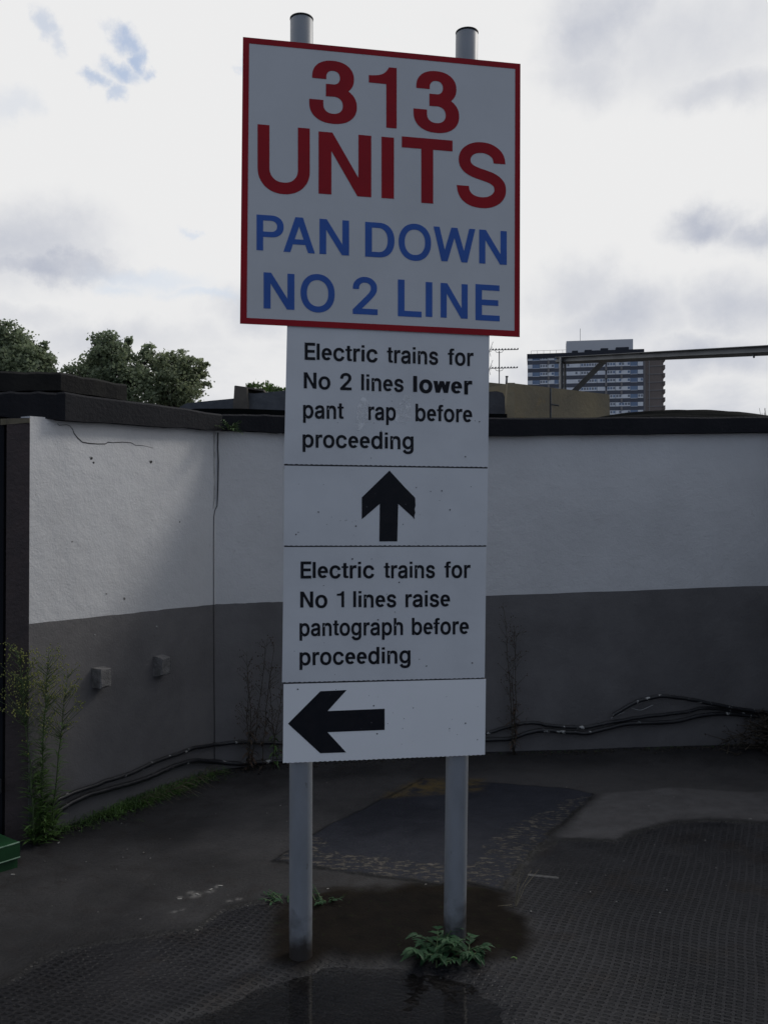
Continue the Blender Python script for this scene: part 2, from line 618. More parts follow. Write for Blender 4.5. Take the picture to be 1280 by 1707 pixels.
def build_ground():
    xs = np.concatenate([-2.3-np.geomspace(.02, 2500, 40)[::-1], np.arange(-2.3, 2.7, .009), 2.7+np.geomspace(.02, 2500, 40)])
    ys = np.concatenate([2.75-np.geomspace(.02, 800, 30)[::-1], np.arange(2.75, 4.6, .008), np.arange(4.6, 7.0, .012), 7.0+np.geomspace(.02, 2500, 40)])
    X, Y = np.meshgrid(xs, ys)
    wx = (fbm(X, Y, 6., 4)-.5)*.10
    wy = (fbm(X+40, Y+7, 6., 4)-.5)*.10
    near = sstep(X, -2.6, -2.2)*sstep(-X, -3.2, -2.7)*sstep(Y, 2.3, 2.7)*sstep(-Y, -7.6, -6.9)
    h = (fbm(X, Y, 1.3, 4)-.5)*.020*near + (fbm(X, Y, 14, 4)-.5)*.005*near
    sd_p = sdist(X+wx*.5, Y+wy*.5, PATCH)
    sd_d = sdist(X+wx*.8, Y+wy*.8, DIMPLE)
    sd_m = sdist(X+wx*1.6, Y+wy*1.6, MUD)
    sd_w = sdist(X+wx*1.4, Y+wy*1.4, WATER)
    patch = sstep(sd_p, -.004, .006)
    mud = sstep(sd_m, -.06, .07)*(1-patch)
    dim = sstep(sd_d, -.01, .03)*(1-patch)*near
    wat = sstep(sd_w, -.09, .09)
    h = h+patch*(.007+.002*fbm(X, Y, 30, 3))+mud*(.004+.010*(fbm(X, Y, 9, 5)-.45))
    # moulded dimples, worn away in places (the rows themselves are in the material)
    wear = sstep(fbm(X+3, Y+1, 1.6, 4), .28, .52)
    amp = dim*(1-mud)*(.12+.88*wear)*(1-.4*wat)
    h = h-wat*.020
    # a low step where the dimpled sheet meets the concrete
    h = h-dim*.006*(1-mud)
    flk = .75*sstep(-sd_p, -.40, -.0)*patch*sstep(-Y+.55*np.maximum(X-.1, 0)+.15*np.abs(X-.1), -4.9, -4.3)
    edge = np.exp(-(sd_p/.014)**2)+.8*np.exp(-(sd_d/.020)**2)*(1-mud)*(1-patch)
    moss = np.maximum(sstep(sdist(X+wx, Y+wy, MOSS), -.06, .05), 0)
    light = np.maximum(np.maximum(sstep(sdist(X+wx*.6, Y+wy*.6, LIGHT1), -.03, .05), .42*sstep(sdist(X+wx, Y+wy, LIGHT3), -.12, .22)), .40*sstep(sdist(X+wx, Y+wy, LIGHT4), -.12, .15), .62*sstep(sdist(X+wx*2, Y+wy*2, LIGHT2), -.16, .12))*(1-dim)
    wet = np.clip(dim*.8*(.4+.6*sstep(fbm(X+8, Y, 1.4, 3), .35, .6))+wat+.5*sstep(fbm(X, Y+5, 1.1, 4), .5, .62)*(1-light), 0, 1)
    spot = 0*X
    for px_, py_, r_ in ((326, 1493, .030), (350, 1486, .020), (364, 1478, .016), (300, 1497, .012), (290, 1522, .012), (304, 1518, .010), (382, 1503, .012), (398, 1500, .014), (318, 1488, .016)):
        q_ = G(px_, py_)
        spot = np.maximum(spot, np.exp(-(((X-q_[0])/r_)**2+((Y-q_[1])/(r_*1.1))**2)**1.5))
    ny, nx = X.shape
    attrs = {'patch': patch, 'mud': mud, 'dimple': dim, 'flake': flk, 'edge': np.clip(edge, 0, 1), 'moss': moss, 'pale': light, 'wet': wet, 'dent': amp, 'spot': spot}
    # zone of each face
    idx = np.arange(nx*ny).reshape(ny, nx)
    quads = np.stack([idx[:-1, :-1], idx[:-1, 1:], idx[1:, 1:], idx[1:, :-1]], -1).reshape(-1, 4)
    fm = lambda z: z.reshape(-1)[quads].mean(1)
    zp, zd, zm = fm(patch), fm(dim), fm(mud)
    zone = np.where(zp > .5, 1, np.where(zm > .5, 3, np.where(zd > .5, 2, 0)))
    co = np.stack([X, Y, h], -1).reshape(-1, 3)
    for z, nm in ((0, 'ground'), (1, 'tarmac_patch'), (2, 'dimpled_paving'), (3, 'mud')):
        q = quads[zone == z]
        used, inv = np.unique(q, return_inverse=True)
        q = inv.reshape(-1, 4)
        me = bpy.data.meshes.new(nm)
        me.vertices.add(len(used))
        me.vertices.foreach_set('co', co[used].astype(np.float32).ravel())
        me.loops.add(len(q)*4)
        me.loops.foreach_set('vertex_index', q.astype(np.int32).ravel())
        me.polygons.add(len(q))
        me.polygons.foreach_set('loop_start', np.arange(0, len(q)*4, 4, dtype=np.int32))
        me.polygons.foreach_set('loop_total', np.full(len(q), 4, np.int32))
        me.polygons.foreach_set('use_smooth', np.ones(len(q), bool))
        me.update()
        me.validate()
        for k, v in attrs.items():
            at = me.attributes.new(k, 'FLOAT', 'POINT')
            at.data.foreach_set('value', v.reshape(-1)[used].astype(np.float32))
        me.materials.append(M['ground'])
        o = bpy.data.objects.new(nm, me)
        COL.objects.link(o)
        tag(o, kind='structure')

    # the standing water
    mb = MB()
    ctr = np.mean(np.array(WATER), 0)
    mb.poly([(ctr[0]-1.5, 2.0, WATER_Z), (ctr[0]+1.4, 2.0, WATER_Z), (ctr[0]+1.4, 3.62, WATER_Z), (ctr[0]-1.5, 3.62, WATER_Z)])
    obj('puddle', mb, M['water'], kind='structure')


WATER_Z = -.0195


def ground_mats():
    m = bpy.data.materials.new('wet_ground')
    m.use_nodes = True
    nt = m.node_tree
    N, L = nt.nodes.new, nt.links.new
    b = nt.nodes['Principled BSDF']
    tc = N('ShaderNodeTexCoord')

    def at(n):
        a = N('ShaderNodeAttribute')
        a.attribute_name = n
        return a.outputs['Fac']

    def noise(sc, dt=6, r=.6, st=None):
        src = tc.outputs['Object']
        if st:
            mp = N('ShaderNodeMapping')
            mp.inputs['Scale'].default_value = st
            L(src, mp.inputs[0])
            src = mp.outputs[0]
        n = N('ShaderNodeTexNoise')
        n.inputs['Scale'].default_value = sc
        n.inputs['Detail'].default_value = dt
        n.inputs['Roughness'].default_value = r
        L(src, n.inputs['Vector'])
        return n.outputs[0]

    def rmp(v, a, c, x=0., y=1.):
        n = N('ShaderNodeMapRange')
        n.clamp = True
        L(v, n.inputs[0])
        for i, q in zip((1, 2, 3, 4), (a, c, x, y)):
            n.inputs[i].default_value = q
        return n.outputs[0]

    def mul(a, c, op='MULTIPLY'):
        n = N('ShaderNodeMath')
        n.operation = op
        n.use_clamp = op != 'SUBTRACT'
        for i, v in enumerate((a, c)):
            if isinstance(v, (int, float)):
                n.inputs[i].default_value = v
            else:
                L(v, n.inputs[i])
        return n.outputs[0]

    def mix(f, a, c):
        n = N('ShaderNodeMix')
        n.data_type = 'RGBA'
        L(f, n.inputs[0])
        for s, v in ((6, a), (7, c)):
            if isinstance(v, tuple):
                n.inputs[s].default_value = (*v, 1)
            else:
                L(v, n.inputs[s])
        return n.outputs[2]

    big, mid, fine = noise(1.5), noise(9), noise(70, 4)
    # lattice of oval dimples, rows turned 24 degrees
    sp = N('ShaderNodeSeparateXYZ')
    wob = N('ShaderNodeTexNoise')
    wob.inputs['Scale'].default_value = .9
    wob.inputs['Detail'].default_value = 1
    L(tc.outputs['Object'], wob.inputs['Vector'])
    va = N('ShaderNodeVectorMath')
    va.operation = 'MULTIPLY_ADD'
    L(wob.outputs['Color'], va.inputs[0])
    va.inputs[1].default_value = (.13, .13, 0)
    L(tc.outputs['Object'], va.inputs[2])
    L(va.outputs[0], sp.inputs[0])
    ca, sa = cos(radians(24)), sin(radians(24))

    def m2(op, a, c=0.0, d=None):
        n = N('ShaderNodeMath')
        n.operation = op
        for i, v in enumerate((a, c, d)):
            if v is None:
                continue
            if isinstance(v, (int, float)):
                n.inputs[i].default_value = v
            else:
                L(v, n.inputs[i])
        return n.outputs[0]

    U = m2('SUBTRACT', m2('MULTIPLY', sp.outputs[0], ca/.0345), m2('MULTIPLY', sp.outputs[1], sa/.0345))
    V = m2('ADD', m2('MULTIPLY', sp.outputs[0], sa/.0255), m2('MULTIPLY', sp.outputs[1], ca/.0255))
    fu = m2('MULTIPLY', m2('ABSOLUTE', m2('SUBTRACT', m2('FRACT', U), .5)), 2.0)
    fv = m2('MULTIPLY', m2('ABSOLUTE', m2('SUBTRACT', m2('FRACT', V), .5)), 2.0)
    rr = m2('ADD', m2('POWER', m2('DIVIDE', fu, .68), 3.0), m2('POWER', m2('DIVIDE', fv, .54), 3.0))
    dn = N('ShaderNodeMapRange')
    dn.interpolation_type = 'SMOOTHSTEP'
    L(rr, dn.inputs[0])
    for i, q in zip((1, 2, 3, 4), (1.15, .35, 0, 1)):
        dn.inputs[i].default_value = q
    cell = N('ShaderNodeTexWhiteNoise')
    cell.noise_dimensions = '2D'
    cc = N('ShaderNodeCombineXYZ')
    L(m2('FLOOR', U), cc.inputs[0])
    L(m2('FLOOR', V), cc.inputs[1])
    L(cc.outputs[0], cell.inputs['Vector'])
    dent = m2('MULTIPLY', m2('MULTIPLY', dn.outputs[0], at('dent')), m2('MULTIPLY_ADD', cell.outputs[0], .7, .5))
    conc = mix(rmp(big, .38, .62), (.017, .0165, .0175), (.036, .0345, .0355))
    conc = mix(rmp(mid, .50, .70), conc, (.020, .0175, .0175))
    conc = mix(at('pale'), conc, mix(rmp(mid, .35, .65), (.062, .058, .059), (.090, .086, .087)))
    tar = mix(rmp(mid, .35, .65), (.0115, .0135, .0215), (.0175, .0195, .029))
    fl = mul(rmp(noise(19, 10, .8, (1.0, 2.0, 1)), .515, .555), rmp(mul(noise(4.2, 9, .8), at('flake'), 'ADD'), .76, .94))
    tar = mix(rmp(fl, .25, .5), tar, mix(rmp(fine, .3, .7), (.135, .122, .105), (.07, .062, .053)))
    dm = mix(rmp(big, .35, .65), (.0185, .0178, .0205), (.031, .030, .0335))
    dm = mix(rmp(noise(3.1), .54, .70), dm, (.024, .0175, .014))
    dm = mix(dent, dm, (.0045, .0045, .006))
    mu = mix(rmp(mid, .3, .7), (.0080, .0064, .0050), (.0165, .0128, .0092))
    mu = mix(rmp(noise(26, 5), .60, .68), mu, (.016, .018, .009))
    c = mix(at('dimple'), conc, dm)
    c = mix(at('mud'), c, mu)
    c = mix(at('patch'), c, tar)
    c = mix(mul(at('moss'), rmp(mid, .36, .56)), c, (.085, .060, .022))
    c = mix(mul(at('edge'), rmp(mid, .32, .48)), c, (.006, .0055, .0055))
    # little pale lichen spots and chips
    vo = N('ShaderNodeTexVoronoi')
    vo.inputs['Scale'].default_value = 22
    L(tc.outputs['Object'], vo.inputs['Vector'])
    spots = mul(rmp(vo.outputs['Distance'], .10, .06), rmp(noise(2.1), .60, .66))
    c = mix(spots, c, (.10, .095, .09))
    c = mix(mul(at('spot'), rmp(noise(40, 6, .7), .38, .5)), c, (.13, .125, .12))
    c = mix(mul(at('wet'), .45), c, (.007, .007, .008))
    L(c, b.inputs['Base Color'])
    rg = mix(at('wet'), (.62, .62, .62), (.30, .30, .30))
    rg2 = N('ShaderNodeMix')
    rg2.data_type = 'FLOAT'
    L(at('mud'), rg2.inputs[0])
    L(rg, rg2.inputs[2])
    rg2.inputs[3].default_value = .92
    L(rg2.outputs[0], b.inputs['Roughness'])
    sv = N('ShaderNodeMapRange')
    L(at('mud'), sv.inputs[0])
    sv.inputs[3].default_value = .30
    sv.inputs[4].default_value = .06
    L(sv.outputs[0], b.inputs['Specular IOR Level'])
    bp = N('ShaderNodeBump')
    bp.inputs['Strength'].default_value = 1
    bp.inputs['Distance'].default_value = .004
    L(fine, bp.inputs['Height'])
    bp2 = N('ShaderNodeBump')
    bp2.inputs['Strength'].default_value = 1
    bp2.inputs['Distance'].default_value = .002
    L(fl, bp2.inputs['Height'])
    L(bp.outputs[0], bp2.inputs['Normal'])
    bp3 = N('ShaderNodeBump')
    bp3.invert = True
    bp3.inputs['Strength'].default_value = 1
    bp3.inputs['Distance'].default_value = .009
    L(dent, bp3.inputs['Height'])
    L(bp2.outputs[0], bp3.inputs['Normal'])
    L(bp3.outputs[0], b.inputs['Normal'])
    M['ground'] = m

    m = bpy.data.materials.new('puddle_water')
    m.use_nodes = True
    nt = m.node_tree
    nt.nodes.clear()
    N, L = nt.nodes.new, nt.links.new
    tr = N('ShaderNodeBsdfTransparent')
    tr.inputs[0].default_value = (.82, .80, .78, 1)
    gl = N('ShaderNodeBsdfGlossy')
    gl.inputs['Roughness'].default_value = .03
    fr = N('ShaderNodeFresnel')
    fr.inputs[0].default_value = 1.33
    tc = N('ShaderNodeTexCoord')
    n = N('ShaderNodeTexNoise')
    n.inputs['Scale'].default_value = 18
    L(tc.outputs['Object'], n.inputs['Vector'])
    bp = N('ShaderNodeBump')
    bp.inputs['Distance'].default_value = .0006
    L(n.outputs[0], bp.inputs['Height'])
    L(bp.outputs[0], gl.inputs['Normal'])
    L(bp.outputs[0], fr.inputs['Normal'])
    mx = N('ShaderNodeMixShader')
    L(fr.outputs[0], mx.inputs[0])
    L(tr.outputs[0], mx.inputs[1])
    L(gl.outputs[0], mx.inputs[2])
    out = N('ShaderNodeOutputMaterial')
    L(mx.outputs[0], out.inputs[0])
    M['water'] = m


ground_mats()
build_ground()

# ------------------------------------------------------------------ the two rendered walls
WA, WC = (-1.837, 4.67), (-1.118, 5.99)
WR = [WC, (-.70, 6.22), (.75, 6.46), (2.85, 6.73), (4.6, 6.95)]
SEGS = [(WA, WC)]+[(WR[i], WR[i+1]) for i in range(4)]


def seg_normal(s):
    d = norm((s[1][0]-s[0][0], s[1][1]-s[0][1], 0))
    return (d[1], -d[0], 0)


def wall_pt(px, py, off=0.0):
    """a point on the wall face (moved out by off) seen at a place in the photograph"""
    for s in SEGS:
        x0 = 640+FOC*s[0][0]/s[0][1]
        x1 = 640+FOC*s[1][0]/s[1][1]
        if px <= x1 or s is SEGS[-1]:
            n = seg_normal(s)
            return on_plane(px, py, add((*s[0], 0), n, off), n)


def wall_body(pts, paint, top, thick, n_sub):
    """face split at the paint line: lower grey, upper white"""
    mb = MB()
    rows = []
    for i in range(len(pts)-1):
        k = n_sub
        for j in range(k + (1 if i == len(pts)-2 else 0)):
            t = j/k
            rows.append((lerp(pts[i], pts[i+1], t), paint[i]+(paint[i+1]-paint[i])*t+random.uniform(-.0022, .0022), top[i]+(top[i+1]-top[i])*t, seg_normal((pts[i], pts[i+1]))))
    for a, b in zip(rows[:-1], rows[1:]):
        pa, pb = a[0], b[0]
        mb.poly([(*pa, -.1), (*pb, -.1), (*pb, b[1]), (*pa, a[1])], 1)
        mb.poly([(*pa, a[1]), (*pb, b[1]), (*pb, b[2]), (*pa, a[2])], 0)
    a, b = rows[0], rows[-1]
    back = [add((*r[0], 0), r[3], -thick) for r in rows]
    for i in range(len(rows)-1):
        p, q = back[i], back[i+1]
        mb.poly([(q[0], q[1], -.1), (p[0], p[1], -.1), (p[0], p[1], rows[i][2]), (q[0], q[1], rows[i+1][2])], 0)
        mb.poly([(*rows[i][0], rows[i][2]), (*rows[i+1][0], rows[i+1][2]), (q[0], q[1], rows[i+1][2]), (p[0], p[1], rows[i][2])], 0)
    for r, k in ((rows[0], back[0]), (rows[-1], back[-1])):
        mb.poly([(*r[0], -.1), (k[0], k[1], -.1), (k[0], k[1], r[2]), (*r[0], r[2])], 0)
    return mb


def run_of_stone(path, depth, n_sub, jit):
    """a coping: path holds (x, y, bottom, top) of its front edge"""
    mb = MB()
    rows = []
    for i in range(len(path)-1):
        d = norm((path[i+1][0]-path[i][0], path[i+1][1]-path[i][1], 0))
        nb = (-d[1], d[0], 0)
        for j in range(n_sub+(1 if i == len(path)-2 else 0)):
            p = lerp(path[i], path[i+1], j/n_sub)
            q = (p[0]+random.uniform(-jit, jit)*.6, p[1]+random.uniform(-jit, jit)*.6, p[2]+random.uniform(-jit, jit), p[3]+random.uniform(-jit, jit))
            rows.append((q, nb))
    n0 = 0
    for q, nb in rows:
        c = .012
        mb.v += [(q[0], q[1], q[2]), (q[0], q[1], q[3]-c), (q[0]+nb[0]*c, q[1]+nb[1]*c, q[3]),
                 (q[0]+nb[0]*depth, q[1]+nb[1]*depth, q[3]), (q[0]+nb[0]*depth, q[1]+nb[1]*depth, q[2])]
    for i in range(len(rows)-1):
        a, b = 5*i, 5*i+5
        for k in range(5):
            k2 = (k+1) % 5
            mb.f.append((a+k, b+k, b+k2, a+k2))
            mb.m.append(0)
    e = 5*(len(rows)-1)
    mb.f += [(0, 1, 2, 3, 4), (e+4, e+3, e+2, e+1, e)]
    mb.m += [0, 0]
    return mb


def ribbon(pts, widths, nrm_of):
    """a thin raised line along points on the wall"""
    mb = MB()
    k = len(pts)
    for i, p in enumerate(pts):
        t = norm(sub(pts[min(i+1, k-1)], pts[max(i-1, 0)]))
        s = cross(t, nrm_of(i))
        w = widths[i] if isinstance(widths, (list, tuple)) else widths
        mb.v += [add(p, s, -w/2), add(p, s, w/2)]
    for i in range(k-1):
        mb.f.append((2*i, 2*i+1, 2*i+3, 2*i+2))
        mb.m.append(0)
    return mb


nL = seg_normal(SEGS[0])
lw = thing('rendered_wall', (*WC, 0), 'short angled white and grey wall with a crack and two protruding concrete stubs', 'wall', 'painted yard walls')
obj('wall_face', wall_body([WA, WC], [1.121, 1.103], [2.20, 2.257], .24, 24), [M['white_paint'], M['grey_paint']], lw)
fo = lambda p, k=.05: (p[0]+nL[0]*k, p[1]+nL[1]*k)
B_ = lerp(WA, WC, .12)
cp = [(-3.6, 4.42, 2.19, 2.32), (-2.02, 4.64, 2.195, 2.325), (*fo(B_, .055), 2.195, 2.345), (*fo(WC, .05), 2.257, 2.368)]
obj('coping', run_of_stone(cp, .36, 8, .004), M['coping'], lw)
T_ = lerp(WA, WC, .438)
cs = [(-3.6, 4.47, 2.325, 2.44), (-2.06, 4.70, 2.33, 2.44), (*fo(B_, .02), 2.352, 2.455), (*fo(T_, .03), 2.356, 2.452)]
obj('capping_slab', run_of_stone(cs, .30, 6, .005), M['slab'], lw)
crack_px = [(96, 706), (99, 709), (112, 708), (117, 710), (122, 716), (124, 722), (130, 730), (138, 737), (148, 739), (162, 740), (176, 740), (181, 737), (188, 738), (205, 737), (219, 738), (226, 742), (240, 743), (257, 747)]
obj('crack', ribbon([wall_pt(x, y, .0012) for x, y in crack_px], [.002, .003, .003, .003, .004, .005, .006, .006, .006, .005, .005, .005, .004, .004, .0035, .003, .0025, .001], lambda i: nL), M['crack'], lw)
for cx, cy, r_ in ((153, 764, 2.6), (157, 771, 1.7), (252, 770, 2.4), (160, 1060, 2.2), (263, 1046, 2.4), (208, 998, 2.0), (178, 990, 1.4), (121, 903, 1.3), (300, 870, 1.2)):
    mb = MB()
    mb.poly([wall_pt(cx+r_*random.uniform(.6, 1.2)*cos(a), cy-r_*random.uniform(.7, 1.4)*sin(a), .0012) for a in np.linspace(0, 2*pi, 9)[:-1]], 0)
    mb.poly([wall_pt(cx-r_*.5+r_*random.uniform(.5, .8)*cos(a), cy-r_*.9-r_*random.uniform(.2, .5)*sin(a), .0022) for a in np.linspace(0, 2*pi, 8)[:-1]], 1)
    obj('chip', mb, [M['crack'] if cy < 900 else M['stub'], M['mortar']], lw)  # on the white, dark spots paint the shadow inside small dents
for cx, cy, w, hgt in ((163, 1129, .080, .105), (264, 1109, .082, .110)):
    c = wall_pt(cx, cy)
    mb = MB()
    u = norm((WC[0]-WA[0], WC[1]-WA[1], 0))
    rings = []
    for k, (d, sc) in enumerate(((-.02, 1.10), (.03, 1.04), (.062, .98), (.070, .88))):
        for a in range(8):
            an = 2*pi*a/8
            q = max(abs(cos(an)), abs(sin(an)))
            x, z = cos(an)/q*w/2*sc, sin(an)/q*hgt/2*sc
            p = add(add(c, u, x+random.uniform(-.005, .005)), nL, d+random.uniform(-.004, .004))
            mb.v.append((p[0], p[1], p[2]+z+random.uniform(-.005, .005)))
    for k in range(3):
        for a in range(8):
            mb.f.append((k*8+a, k*8+(a+1) % 8, (k+1)*8+(a+1) % 8, (k+1)*8+a))
            mb.m.append(0)
    mb.f.append(tuple(range(24, 32)))
    mb.m.append(0)
    obj('concrete_stub', mb, M['stub'], lw)

rw = thing('rendered_wall', (.75, 6.46, 0), 'long white and dark grey painted wall running straight behind the sign posts', 'wall', 'painted yard walls')
obj('wall_face', wall_body(WR, [1.103, 1.098, 1.12, 1.174, 1.21], [2.257, 2.263, 2.266, 2.314, 2.35], .24, 14), [M['white_paint'], M['grey_paint']], rw)
cr = []
for i, (p, bz, tz) in enumerate(zip(WR, (2.257, 2.263, 2.266, 2.314, 2.35), (2.368, 2.385, 2.392, 2.435, 2.47))):
    n = seg_normal((WR[max(0, i-1)], WR[max(0, i-1)+1]))
    k = .05 if i else .0
    q = (p[0]+n[0]*k, p[1]+n[1]*k)
    if i == 0:
        q = (WC[0]+.045, WC[1]-.018)
    cr.append((*q, bz, tz))
obj('coping', run_of_stone(cr, .36, 9, .004), M['coping'], rw)
RT = [(3.12, 6.765), (3.30, 4.6), (3.48, 2.4)]  # return wall out of view, added to darken the right side
obj('unseen_return_face', wall_body(RT, [1.18, 1.18, 1.18], [2.32, 2.32, 2.32], .24, 6), [M['white_paint'], M['grey_paint']], rw)
obj('unseen_return_coping', run_of_stone([(3.07, 6.67, 2.32, 2.44), (3.25, 4.6, 2.32, 2.44), (3.43, 2.36, 2.32, 2.44)], .36, 6, .004), M['coping'], rw)
obj('mortar_strip', ribbon([wall_pt(x, y, .002) for x, y in ((357.5, 720), (358, 745), (357.5, 775), (358.5, 800), (358, 830), (356, 848))], [.016, .013, .017, .012, .015, .006], lambda i: nL), M['mortar'], rw)
jp = [(364, 721), (363.5, 745), (364.5, 770), (364, 800), (363, 832), (362.5, 843), (358.5, 851), (357, 862), (356.5, 900), (356.5, 1007), (357, 1100), (358, 1200), (358, 1272)]
obj('joint', ribbon([wall_pt(x, y, .003) for x, y in jp], [.014, .010, .014, .012, .010, .007, .006, .006, .005, .005, .005, .006, .007], lambda i: nL), M['joint'], rw)

# pier and black door at the end of the left wall
pt = thing('brown_pier', (-1.92, 4.66, 0), 'dark brown upright pier between the black door and the white wall', 'pier')
e0, e1 = P(11, 900, 4.64), P(49.3, 900, 4.668)
mb = MB()
mb.prism([(e0[0], e0[1], -.05), (e1[0], e1[1], -.05), (e1[0], e1[1], 2.19), (e0[0], e0[1], 2.185)], (.01, .22, 0))
obj('shaft', mb, M['pier'], pt)
mb = MB()
mb.prism([(e0[0]-.03, e0[1]-.006, 2.150), (e1[0]+.0, e1[1]-.006, 2.165), (e1[0]+.0, e1[1]-.006, 2.187), (e0[0]-.03, e0[1]-.006, 2.182)], (.0, .02, 0))
obj('cap_strip', mb, M['straw'], pt)
dt = thing('black_door', (-2.4, 4.6, 0), 'black door beyond the dark brown pier', 'door')
mb = MB()
mb.box((-2.50, 4.64, 1.09), (1.07, .05, 2.2), .1, bev=.006)
obj('door_leaf', mb, M['black_door'], dt)
mb = MB()
q = P(2, 1309, 4.62)
mb.box((q[0]-.02, q[1]-.02, q[2]), (.06, .02, .075), .1, bev=.004)
obj('lock_plate', mb, M['iron'], dt)


# ------------------------------------------------------------------ cables along the foot of the walls
def spline(pts, n=5):
    r = []
    for i in range(len(pts)-1):
        p0, p1, p2, p3 = pts[max(0, i-1)], pts[i], pts[i+1], pts[min(len(pts)-1, i+2)]
        for j in range(n):
            t = j/n
            r.append(tuple(.5*(2*p1[k]+(p2[k]-p0[k])*t+(2*p0[k]-5*p1[k]+4*p2[k]-p3[k])*t*t+(3*p1[k]-p0[k]-3*p2[k]+p3[k])*t**3) for k in range(len(p1))))
    r.append(tuple(pts[-1]))
    return r


def cable(px, off, r, label, ends=()):
    pts = [wall_pt(x, y, off) for x, y in px]
    pts = spline(list(ends)+pts, 5)
    pts = [add(p, (random.uniform(-1, 1), random.uniform(-1, 1), random.uniform(-1, 1)), .0025) for p in pts]
    mb = MB()
    mb.tube(pts, r, 8)
    tag(obj('wall_cable', mb, M['cable'], smooth=True, loc=pts[0]), label, 'cable', 'black cables along the wall foot')


cable([(88, 1345), (100, 1332), (150, 1312), (215, 1290), (260, 1270), (300, 1256), (328, 1246), (365, 1241), (400, 1237), (470, 1239), (560, 1236), (650, 1232), (740, 1228), (808, 1222), (835, 1215), (880, 1205), (915, 1209), (950, 1212), (980, 1212), (1040, 1200), (1100, 1192), (1140, 1187), (1180, 1180), (1240, 1188), (1330, 1196)], .028, .013, 'upper black cable of the pair along the wall foot, splashed with white paint')
cable([(92, 1368), (103, 1349), (150, 1325), (215, 1307), (245, 1297), (285, 1280), (322, 1268), (360, 1270), (400, 1273), (470, 1268), (560, 1262), (650, 1254), (740, 1243), (808, 1234), (850, 1231), (895, 1218), (950, 1221), (985, 1221), (1045, 1207), (1120, 1203), (1185, 1190), (1250, 1193), (1330, 1203)], .030, .015, 'lower black cable of the pair sagging near the ground along the wall')
cable([(1020, 1192), (1030, 1187), (1040, 1181), (1070, 1167), (1105, 1161), (1150, 1166), (1200, 1176), (1260, 1186), (1330, 1192)], .05, .014, 'loose black cable with a frayed end arching above the pair')
mb = MB()
for ln in ([(1018, 1198), (1024, 1192), (1034, 1189)], [(1021, 1195), (1030, 1191), (1040, 1187)], [(1052, 1180), (1065, 1184), (1075, 1181), (1088, 1175)]):
    mb.tube(spline([wall_pt(x, y, .045) for x, y in ln], 3), .0022, 5)
obj('frayed_wire', mb, M['mortar'], loc=wall_pt(1030, 1190, .05), label='thin pale frayed wires at the cut end of the arching cable', cat='wire')


